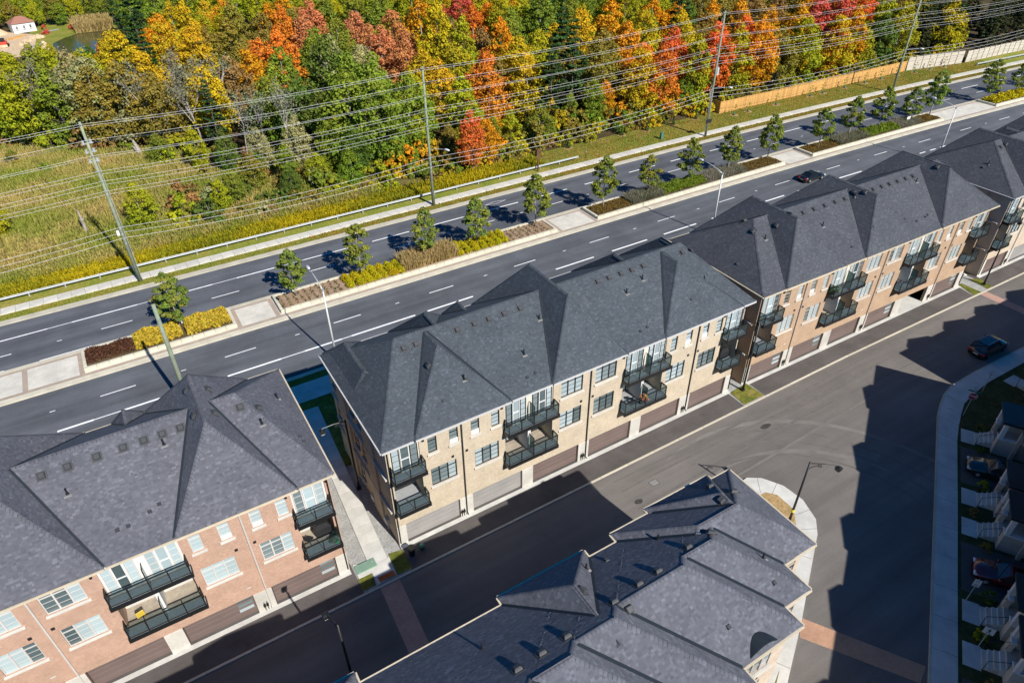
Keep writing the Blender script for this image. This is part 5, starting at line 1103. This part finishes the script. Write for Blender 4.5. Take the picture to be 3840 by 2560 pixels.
blade_mass('verge_grass', 'short grass on the verge and bank', np.concatenate([np.column_stack([(v:=rng.uniform(-26,200,26000)), rng.uniform(87.1,88.5,26000)+np.array([bend(t) for t in v])]), np.column_stack([(v:=rng.uniform(62,190,42000)), rng.uniform(90.4,98,42000)+np.array([bend(t) for t in v])])]), .12, .09, 'leafy', 403, lean=.5)
fp = np.concatenate([np.column_stack([(v:=rng.uniform(64,185,5000)), 90.4+rng.uniform(0,1,5000)*6.5+np.array([bend(t) for t in v])]), np.column_stack([(v:=rng.uniform(20,185,3000)), rng.uniform(87.0,88.5,3000)+np.array([bend(t) for t in v])])])
V, Q = leaf_quads(np.column_stack([fp, np.full(len(fp), .14)]), np.tile((0,0,3.0), (len(fp),1)), .17, 405, jit=.5); o = link('fallen_leaves', np_mesh('fallen_leaves', V, Q, {'tone': rng.uniform(.2,.8,len(fp)), 'hue': rng.uniform(0,1,len(fp))}), 'leaf'); paint(o, 'fallen', .01); tag(o, 'orange fallen leaves scattered on the verge', 'leaves', kind='stuff')
# prototypes
DEC = []
for i in range(7):
    H_ = (14,15.5,13,16,14.5,12.5,15)[i]; Rr_ = (4.6,4.3,4.9,4.2,4.7,4.4,3.8)[i]; b_ = H_*(.16,.22,.14,.2,.18,.12,.15)[i]
    me, cc = crown('crown', H_, Rr_, b_, 64, 9500, .36, 600+i*13); DEC.append((me, trunk_mesh('trunk', H_, b_, cc, .22, 600+i, 9)))
PIN = []
for i in range(3): me, tips = pine_parts(700+i*5, 19+i, 3.9, 4.5+i*2, 12, .5); PIN.append((me, trunk_mesh('trunk', 19+i, 3, tips, .22, 700+i, 14, .1)))
SPR = []
for i in range(2): me, tips = pine_parts(740+i*5, 11+i*2, 3.0, .6, 14, .45); SPR.append((me, trunk_mesh('trunk', 11+i*2, .5, tips, .16, 740+i, 5, .05)))
BAR = []
for i in range(3): t_, c_ = bare_parts(760+i, 14, 420); BAR.append((c_, t_))
SHR = []
for i in range(4): me, cc = crown('crown', 2.6, 1.5, .1, 16, 1100, .26, 780+i*3, hue_top=False); SHR.append((me, trunk_mesh('trunk', 2.4, .3, cc, .05, 780+i, 6, .1)))
def in_view(x, y, z):
    d = np.array((x, y, z-CAM_H)); w = d@FWD; return 1920+FPX*(d@RGT)/w, 1280-FPX*(d@UPV)/w
def where(x, y, kind):
    if x < 16 and y > 215: return 'beyond the pond'
    if x < 16: return 'behind the marsh grass' if y < 175 else 'before the pond yard'
    e = y-edge_y(x)
    if x > 166: return 'behind the grey panel fence'
    if x > 106: return 'just behind the cedar fence' if e < 12 else 'deeper in the wood beyond the cedar fence'
    if x > 62: return 'at the wood edge above the mulched bank' if e < 12 else 'deep in the wood above the mulched bank'
    return 'at the wood edge behind the guardrail' if e < 12 else 'deep in the wood beyond the guardrail'
placed = []
def edge_y(x): return float(np.interp(x, [-60,-17,-4.6,8.5,17,29,38,58,80,100,107,125,165,182,200,300], [156,152,143,135,123,112,103,98.5,100.5,100.5,100,99.6,98.8,97,95,90]))
def wood(px, py, pal, kind='d', sc=1.0, zc=8.5, label=None, xy=None):
    x, y = xy if xy else at(px*1.6327, py*1.6327, zc*sc); i = random.randrange(99)
    if kind != 'h':
        ed_ = edge_y(x)+1.5
        if y < ed_ and not label: y = ed_+random.uniform(0,2)
        if x < 18 and y > 226: sc = min(sc, .62)
        if -45 < x < 14 and 214 < y < 264 and not label: return
        if x < 14 and 150 < y < 226: sc = min(sc, max(.16, 44.8*(1-y/236)/14.5))
    P = {'d':DEC,'p':PIN,'s':SPR,'b':BAR,'h':SHR}[kind]; P = P[i % len(P)]
    u_, v_ = in_view(x, y, 6*sc); t_ = in_view(x, y, 14.5*sc)
    if not label and kind != 'h' and (u_ < -180 or u_ > 4020 or v_ < -60): return
    nm = {'d':'maple_tree','p':'pine_tree','s':'spruce_tree','b':'bare_tree','h':'shrub'}[kind]
    grp = {'d':'%s deciduous trees ','p':'%s pines ','s':'%s spruces ','b':'thinly leaved %s trees ','h':'%s bushes '}[kind] % NAMES[pal]+where(x, y, kind)
    lab = label or {'d':'%s leafy tree ','p':'tall %s pine ','s':'%s spruce ','b':'thin pale trunk with sparse %s leaves ','h':'low %s bush '}[kind] % NAMES[pal]+where(x, y, kind)
    put_tree(nm, P, x, y, sc, pal, lab, 'bush' if kind == 'h' else 'tree', None if label else grp, sz=sc*random.uniform(.92,1.12), bark='bark_pale' if kind == 'b' or random.random() < .3 else 'bark')
    if kind != 'h': placed.append((x, y, pal, sc))
KEY = [(80,12,'yg'),(140,8,'olive'),(190,20,'yg'),(235,25,'yg'),(265,95,'orange'),(255,125,'gold'),(395,40,'gold'),(435,75,'gold'),(380,110,'gold'),(450,120,'gold'),(515,40,'orange'),(530,95,'olive'),(600,130,'redor',1.15),(655,90,'redor'),(650,160,'redor'),(575,175,'orange'),(655,40,'orange'),(700,90,'salmon'),(640,15,'yg'),(760,30,'yg'),(820,45,'green'),(870,20,'yg'),(780,120,'green'),(835,150,'sage'),(760,190,'dgreen',1.2),(800,240,'green',1.25),(860,230,'green',1.1),(735,250,'dgreen'),
 (905,90,'salmon'),(965,45,'orange',1.25),(1005,95,'gold',1.2),(970,150,'gold'),(1010,190,'gold'),(935,140,'salmon'),(1085,50,'redor'),(1105,100,'brown'),(1130,20,'red'),(1150,120,'orange'),(1115,165,'redor'),(1120,215,'redor'),(1065,120,'yg'),(1060,30,'crim'),(1200,55,'yg'),(1235,125,'yg'),(1265,40,'green'),(1190,150,'gold'),(1210,200,'gold'),(1330,110,'gold'),
 (1400,60,'orange',1.2),(1385,130,'olive',1.1),(1440,120,'orange'),(1475,90,'gold'),(1470,170,'gold'),(1545,120,'red',1.1),(1520,165,'redor'),(1500,35,'orange'),(1560,25,'dgreen'),(1620,80,'olive'),(1660,30,'olive'),(1705,115,'red'),(1715,160,'red'),(1750,150,'yg'),(1650,160,'yg'),(1780,50,'brown'),(1790,110,'olive'),(1830,70,'orange'),(1870,25,'orange'),(1870,110,'yg'),(1930,40,'crim',1.1),(1950,95,'crim'),(1965,135,'gold'),(1900,165,'orange'),(2000,110,'gold'),(2035,55,'yg'),(1985,30,'red'),(2060,105,'orange'),(2110,25,'olive'),(2145,90,'dgreen'),(2190,50,'gold'),(2235,95,'yg'),(2200,130,'yg'),(2090,130,'orange'),
 (30,170,'yg'),(100,200,'green'),(165,180,'sage'),(220,235,'sage',1.1),(280,225,'sage'),(60,250,'yg'),(20,260,'yg'),(130,260,'green'),(540,200,'brown'),(620,235,'green'),(690,235,'dgreen'),(480,230,'gold'),(240,290,'olive'),(310,280,'olive'),(390,275,'olive'),(340,190,'gold'),(200,160,'yg'),(290,160,'gold')]
random.seed(77)
for kx in KEY: wood(kx[0], kx[1], kx[2], 'd', kx[3] if len(kx) > 3 else 1.0)
for px, py, s in ((305,45,1.0),(325,100,1.05),(300,140,.95),(345,150,.9),(1290,95,1.05),(1265,200,.9),(1315,160,.95),(1250,30,1),(1560,60,.9),(2290,60,.9),(2130,40,.9)): wood(px, py, 'pine', 'p', s, 10)
for px, py in ((2290,100),(2320,75),(2345,120),(2265,125),(2330,140),(2345,50)): wood(px, py, 'spruce', 's', random.uniform(.9,1.1), 5)
for px, py in ((330,210),(400,190),(430,245),(455,280),(350,260),(140,300),(500,230),(90,300),(705,330),(560,300),(620,320)): wood(px, py, 'grey', 'b', random.uniform(.8,1.05), 7)
wood(0,0,'red','d',.62,label='small bright red maple at the wood edge behind the pole', xy=(50.6,96.6)); wood(0,0,'orange','d',.6,label='small orange maple right behind the bright red one', xy=(54.5,98.8))
wood(0,0,'yg','d',.5,label='lone yellow-green tree standing in the marsh', xy=(.9,103.6)); wood(0,0,'yg','d',.42,label='small yellow-green tree in the marsh near the guardrail', xy=(11.5,102.0)); wood(0,0,'dgreen','d',.4,label='dark green small tree in scrub left of the lamp pole', xy=(22.2,103.2)); wood(0,0,'yg','d',.55,label='yellow-green tree cut by the marsh edge near the wires', xy=(-17.3,111)); wood(0,0,'green','d',.5,label='green bush-like tree at the wood corner', xy=(31.5,101.5)); wood(0,0,'pine','p',.62,label='short dark pine among bare trunks left of the oaks', xy=(16.5,126))
# fill: same colours as the nearest named trees
def inside(x, y):
    if y < edge_y(x)+.5: return False
    if -45 < x < 12.5 and 216 < y < 262: return False
    if y > 296-(x+17)*.66: return False
    return x > -34
for gy in np.arange(98, 310, 8.4):
    for gx in np.arange(-32, 262, 8.4):
        x, y = gx+random.uniform(-3,3)+(4 if int(gy/8.4) % 2 else 0), gy+random.uniform(-3,3)
        if not inside(x, y): continue
        dd = sorted(((x-a)**2+(y-b)**2, p) for a, b, p, s in placed if s)
        if dd[0][0] < 5.0**2: continue
        pal = random.choice([dd[0][1], dd[0][1], dd[1][1]])
        if pal in ('gold','orange') and random.random() < .3: pal = random.choice(['green','yg','yg','dgreen'])
        if pal in ('red','crim','redor') and random.random() < .75: pal = random.choice(['gold','orange','yg','yg','green','olive'])
        if pal in ('pine','spruce'): wood(0,0,pal,'p' if pal == 'pine' and random.random() < .5 else 'd' if pal == 'pine' else 's', random.uniform(.85,1.0), xy=(x,y)) if pal != 'pine' else wood(0,0,random.choice(['dgreen','pine','green']),'d' if random.random() < .6 else 'p',random.uniform(.85,1.0), xy=(x,y))
        elif pal == 'grey': wood(0,0,'grey','b',.95,xy=(x,y)) if random.random() < .45 else wood(0,0,random.choice(['olive','sage','green']),'d',.75,xy=(x,y))
        else: wood(0,0,pal,'d',random.uniform(.82,1.08), xy=(x,y))
# scrub between marsh and road
for k in range(46):
    x = random.uniform(6, 36); y = random.uniform(97.2, edge_y(x)+2) if x > 14 else random.uniform(98, 112)
    if random.random() < (.75 if x > 14 else .4): wood(0,0,random.choice(['olive','green','yg','brown','sage','dgreen']),'h',random.uniform(.9,1.9), xy=(x,y))
for x, y, p, s in ((14,104,'green',.42),(18,108,'olive',.5),(23,107,'green',.5),(27,104.5,'yg',.45),(33,103,'dgreen',.6),(26,110.5,'sage',.6),(30.5,107,'green',.65),(20.5,113.5,'sage',.55),(12,121,'yg',.5),(7,128,'green',.5),(16,117,'dgreen',.5)): wood(0,0,p,'d',s,xy=(x,y),label='small %s tree in the scrub %s' % (NAMES[p], {14:'near the lone marsh tree',18:'midway between marsh and wood',23:'left of the dark oak',27:'close to the goldenrod strip',33:'at the foot of the big oaks',26:'before the pale trunks',30.5:'beside the big green oak',20.5:'among the pale bare trunks',12:'at the marsh edge below bare trunks',7:'at the marsh corner near the stump',16:'beside the short pine'}[x]))
for k in range(34): x = random.uniform(32, 62); wood(0,0,random.choice(['olive','green','yg','brown','gold']),'h',random.uniform(.6,1.1), xy=(x, random.uniform(96.2, edge_y(x)+1.5)))
# undergrowth along the edge
for x in np.arange(-16, 36, 2.4): wood(0,0,random.choice(['yg','olive','green','brown','sage']),'h',random.uniform(.9,1.8), xy=(x, edge_y(x)+random.uniform(-1.5,3)))
for x in np.arange(32, 104, 4.4): wood(0,0,random.choice(['yg','yg','gold','green','orange','olive']),'d',random.uniform(.42,.62), xy=(x+random.uniform(-1,1), edge_y(x)+2+random.uniform(0,2.5)))
for x in np.arange(30, 106, 1.7):
    y = edge_y(x)+random.uniform(-2.6,1.0); wood(0,0,random.choice(['yg','olive','green','gold','brown']),'h',random.uniform(.7,1.4), xy=(x,y)); wood(0,0,random.choice(['yg','olive','green','gold','orange']),'h',random.uniform(1.3,2.3), xy=(x+.8,y+3.2+random.uniform(-1,1)))
for x in np.arange(108, 182, 2.8): wood(0,0,random.choice(['yg','gold','green','olive']),'h',random.uniform(.9,1.5), xy=(x+random.uniform(-1,1), 98.6+random.uniform(-.4,1.2)-max(0,(x-163)*.1)))
for x, y, p, s in ((14,99.5,'olive',1.0),(17,97.5,'brown',.9),(19.5,100.5,'dgreen',1.2),(24,98.5,'olive',1.1),(27,100,'yg',1.2),(29.5,97.6,'yg',.9),(-10.5,134,'green',.9),(6,106,'green',.7),(12,117,'olive',1.1),(20,112,'brown',1.2),(25,108,'olive',1.2),(8,127,'yg',1.3),(-15,140,'olive',1.2),(2,136,'green',1.2),(16,106.5,'dgreen',1.0),(22,105.6,'brown',1.3)): wood(0,0,p,'h',s, xy=(x,y))
for x, y in ((70.3,97.0),(76,97.6),(82.5,97.0),(88,96.4),(94.5,96.2),(100.5,96.4)): 
    e = empty('young_cedar', (x, y, 0), 0, 'small dark young cedar in a mulch ring on the bank', 'shrub', 'young cedars on the bank'); e.scale = (.16,.16,.17); paint(link('crown', SPR[0][0], 'leaf', e), 'dgreen'); link('trunk', SPR[0][1], 'bark', e); MB().prism([(math.cos(a)*6, math.sin(a)*4.5) for a in np.linspace(0,5.9,12)], .1, .4).build('mulch_ring', 'dry_mulch', e)
e = empty('dead_stump', (-6.62,105,0), 0, 'bare broken trunk standing in the marsh', 'stump'); MB().tube([(0,0,-.1),(.1,.1,2),(.0,.2,4.2)], [.28,.22,.1], 7).build('trunk', 'bark_pale', e); MB().tube([(.08,.1,2.4),(.5,.2,3.2)], [.1,.03], 5).build('branch', 'bark_pale', e)
e = empty('dead_stump', (4.2,133.4,0), 0, 'grey broken stump before the dark wood edge', 'stump'); MB().tube([(0,0,-.1),(-.2,.1,1.8),(-.5,.2,3.4)], [.5,.4,.15], 7).build('trunk', 'bark_pale', e); MB().tube([(-.1,.1,1.0),(-.9,.1,2.4)], [.3,.08], 5).build('branch', 'bark_pale', e)
# pond and building yard
m, nt, b = nodes_of('pond_water'); b.inputs['Base Color'].default_value = (.055,.06,.018,1); b.inputs['Roughness'].default_value = .12; MATS['pond_water'] = m
sheet('pond', [(-5.5,228),(-4.6,240),(-1,246.5),(3,249),(9,247),(13,236),(8.5,224),(3.5,221),(-1,223)], .03, 'pond_water')
sheet('yard_ground', [(-45,225),(-12,228),(-9,238),(-8.5,248),(-9,256),(-16,264),(-45,268)], .01, 'sand'); sheet('bank', [(-12,226),(-5,226),(-4,241),(2,250),(13,250),(16,256),(8,272),(-6,272),(-10,258),(-9,246)], .005, 'verge')
heap = MB(); n = 14
heap.add([(-22+7*math.cos(a), 262+4*math.sin(a), 0) for a in np.linspace(0,5.83,n)]+[(-22+2.2*math.cos(a), 262+1.4*math.sin(a), 3.2+.3*math.sin(3*a)) for a in np.linspace(0,5.83,n)], [(i,(i+1)%n,n+(i+1)%n,n+i) for i in range(n)]+[tuple(range(n,2*n))]); tag(heap.build('sand_heap', 'sand'), 'large brown sand heap beside the white shed', 'sand heap')
e = empty('shed', (-11.2,262.5,0), .25, 'small white shed with brown hipped roof beyond the pond', 'shed'); MB().box(-3.0,3.0,-2.2,2.2,0,2.5).build('wall', 'paint_white', e); hp = Hip(-3.3,3.3,-2.5,2.5,2.5,4.1,'x',-.9,.9)
rf = MB(); [rf.poly(f) for f in hp.faces]; rf.poly(hp.c[::-1]); rf.build('roof', plain('shed_roof', (.28,.13,.09), .9), e)
for x in (-1.9,0,1.7): window(e, x-.3, -2.26, 1.1, .6, .8, 1, 'frame_grey', 'pane_dark', 'sash')
e = empty('skid_loader', (-16.2,243.2,0), -.1, 'small red skid loader on the sandy yard', 'loader'); MB().bevbox(-.8,.8,-1.1,1.3,.5,1.3,.1).build('body', plain('loader_red', (.6,.06,.03), .5), e); MB().bevbox(-.5,.5,-.5,.8,1.3,2.1,.1).build('cab', 'dark_metal', e); MB().bevbox(-1.0,1.0,-1.9,-1.2,.1,.7,.05).build('bucket', 'sand', e)
for s in (-1,1):
    MB().bevbox(s*.95-.2,s*.95+.2,-1.0,1.2,0,.65,.15).build('track', 'tyre', e); MB().bar((s*.75,1.1,1.5),(s*.75,-1.3,.6),.12,.18).build('lift_arm', 'loader_red', e)
for k, (x, y, a) in enumerate(((-14.3,253,.5),(-13.6,252.3,.35),(-12.3,254.5,.6))):
    e = empty('lumber_pile', (x, y, 0), a, 'stack of orange planks lying on the yard', 'lumber', 'orange plank stacks')
    for j in range(5): MB().box(-1.6,1.6,-.5+j*.2,-.33+j*.2,.02,.2+.05*(j%2)).build('plank', 'cedar', e)
rb = MB().add([(.5*math.cos(a)*r_, .4*math.sin(a)*r_, z) for r_, z in ((1,0),(.95,.25),(.5,.5)) for a in np.linspace(0,5.4,7)], [(i+7*j,(i+1)%7+7*j,(i+1)%7+7*(j+1),i+7*(j+1)) for j in range(2) for i in range(7)]+[tuple(range(14,21))]).mesh('rock')
for k in range(34):
    t = k/34; x, y = -12.5+7*t+random.uniform(-.8,.8), 243.5+7*math.sin(t*2.4)+random.uniform(-1.5,1.5)
    if k > 26: x, y = -6.6+random.uniform(-.6,.6), 231+ (k-26)*1.6
    o = link('rock', rb, 'stone_white' if k % 3 else 'sand', None, (x, y, 0)); s = random.uniform(.6,1.7); o.scale = (s,s*random.uniform(.7,1.2),s*.8); o.rotation_euler = (0,0,random.uniform(0,6)); tag(o, 'pale landscaping rock heaped beside the pond', 'rock', 'landscaping rocks by the pond')
sheet('stone_paving', [(-11.5,236.5),(-8.2,238),(-7.3,241.5),(-10.2,240.5)], .03, 'gravel'); sheet('stone_paving', [(-6.5,256.5),(-2.2,258.5),(-2.0,260),(-6.6,259)], .03, 'gravel')
for x, y, p, s, w in ((-5.8,254.5,'crim',1.0,'left of the pond beside the grey paving'),(1.5,256.5,'crim',.8,'on the grass above the pond')): wood(0,0,p,'h',s,xy=(x,y),label='dark red round shrub '+w)
blade_mass('pond_reeds', 'tall tan reeds behind the pond', np.column_stack([rng.uniform(2,12,2500), rng.uniform(250,262,2500)]), 2.4, .22, 'tan', 420)
for x, y, p in ((-18,268,'yg'),(-13,270,'olive'),(-7,268,'yg'),(-2,266,'olive'),(4,267,'yg'),(9,264,'green'),(-22,274,'yg'),(-10,277,'yg'),(0,275,'yg'),(10,274,'yg'),(-16,282,'gold'),(-4,285,'yg'),(15,266,'dgreen')): wood(0,0,p,'d',random.uniform(.6,.8),xy=(x,y))
for k, (a, b) in enumerate(((28.6,3.6),(25.2,3.6),(20.6,3.6),(17.1,2.9),(13.6,3.6),(8.7,3.6),(5.2,3.0),(1.6,3.6))):
    x, y = fl(a, b); wood(0,0,['olive','dgreen','yg','brown'][k % 4],'h',random.uniform(.28,.42), xy=(x,y), label='small %s shrub beside the shaded porch steps, %s' % (NAMES[['olive','dgreen','yg','brown'][k % 4]], ['nearest the stop sign','by the first landing','by the dark car','between two porches','past the second porch','behind the white sign','behind the walking figure sign','at the last steps'][k]))
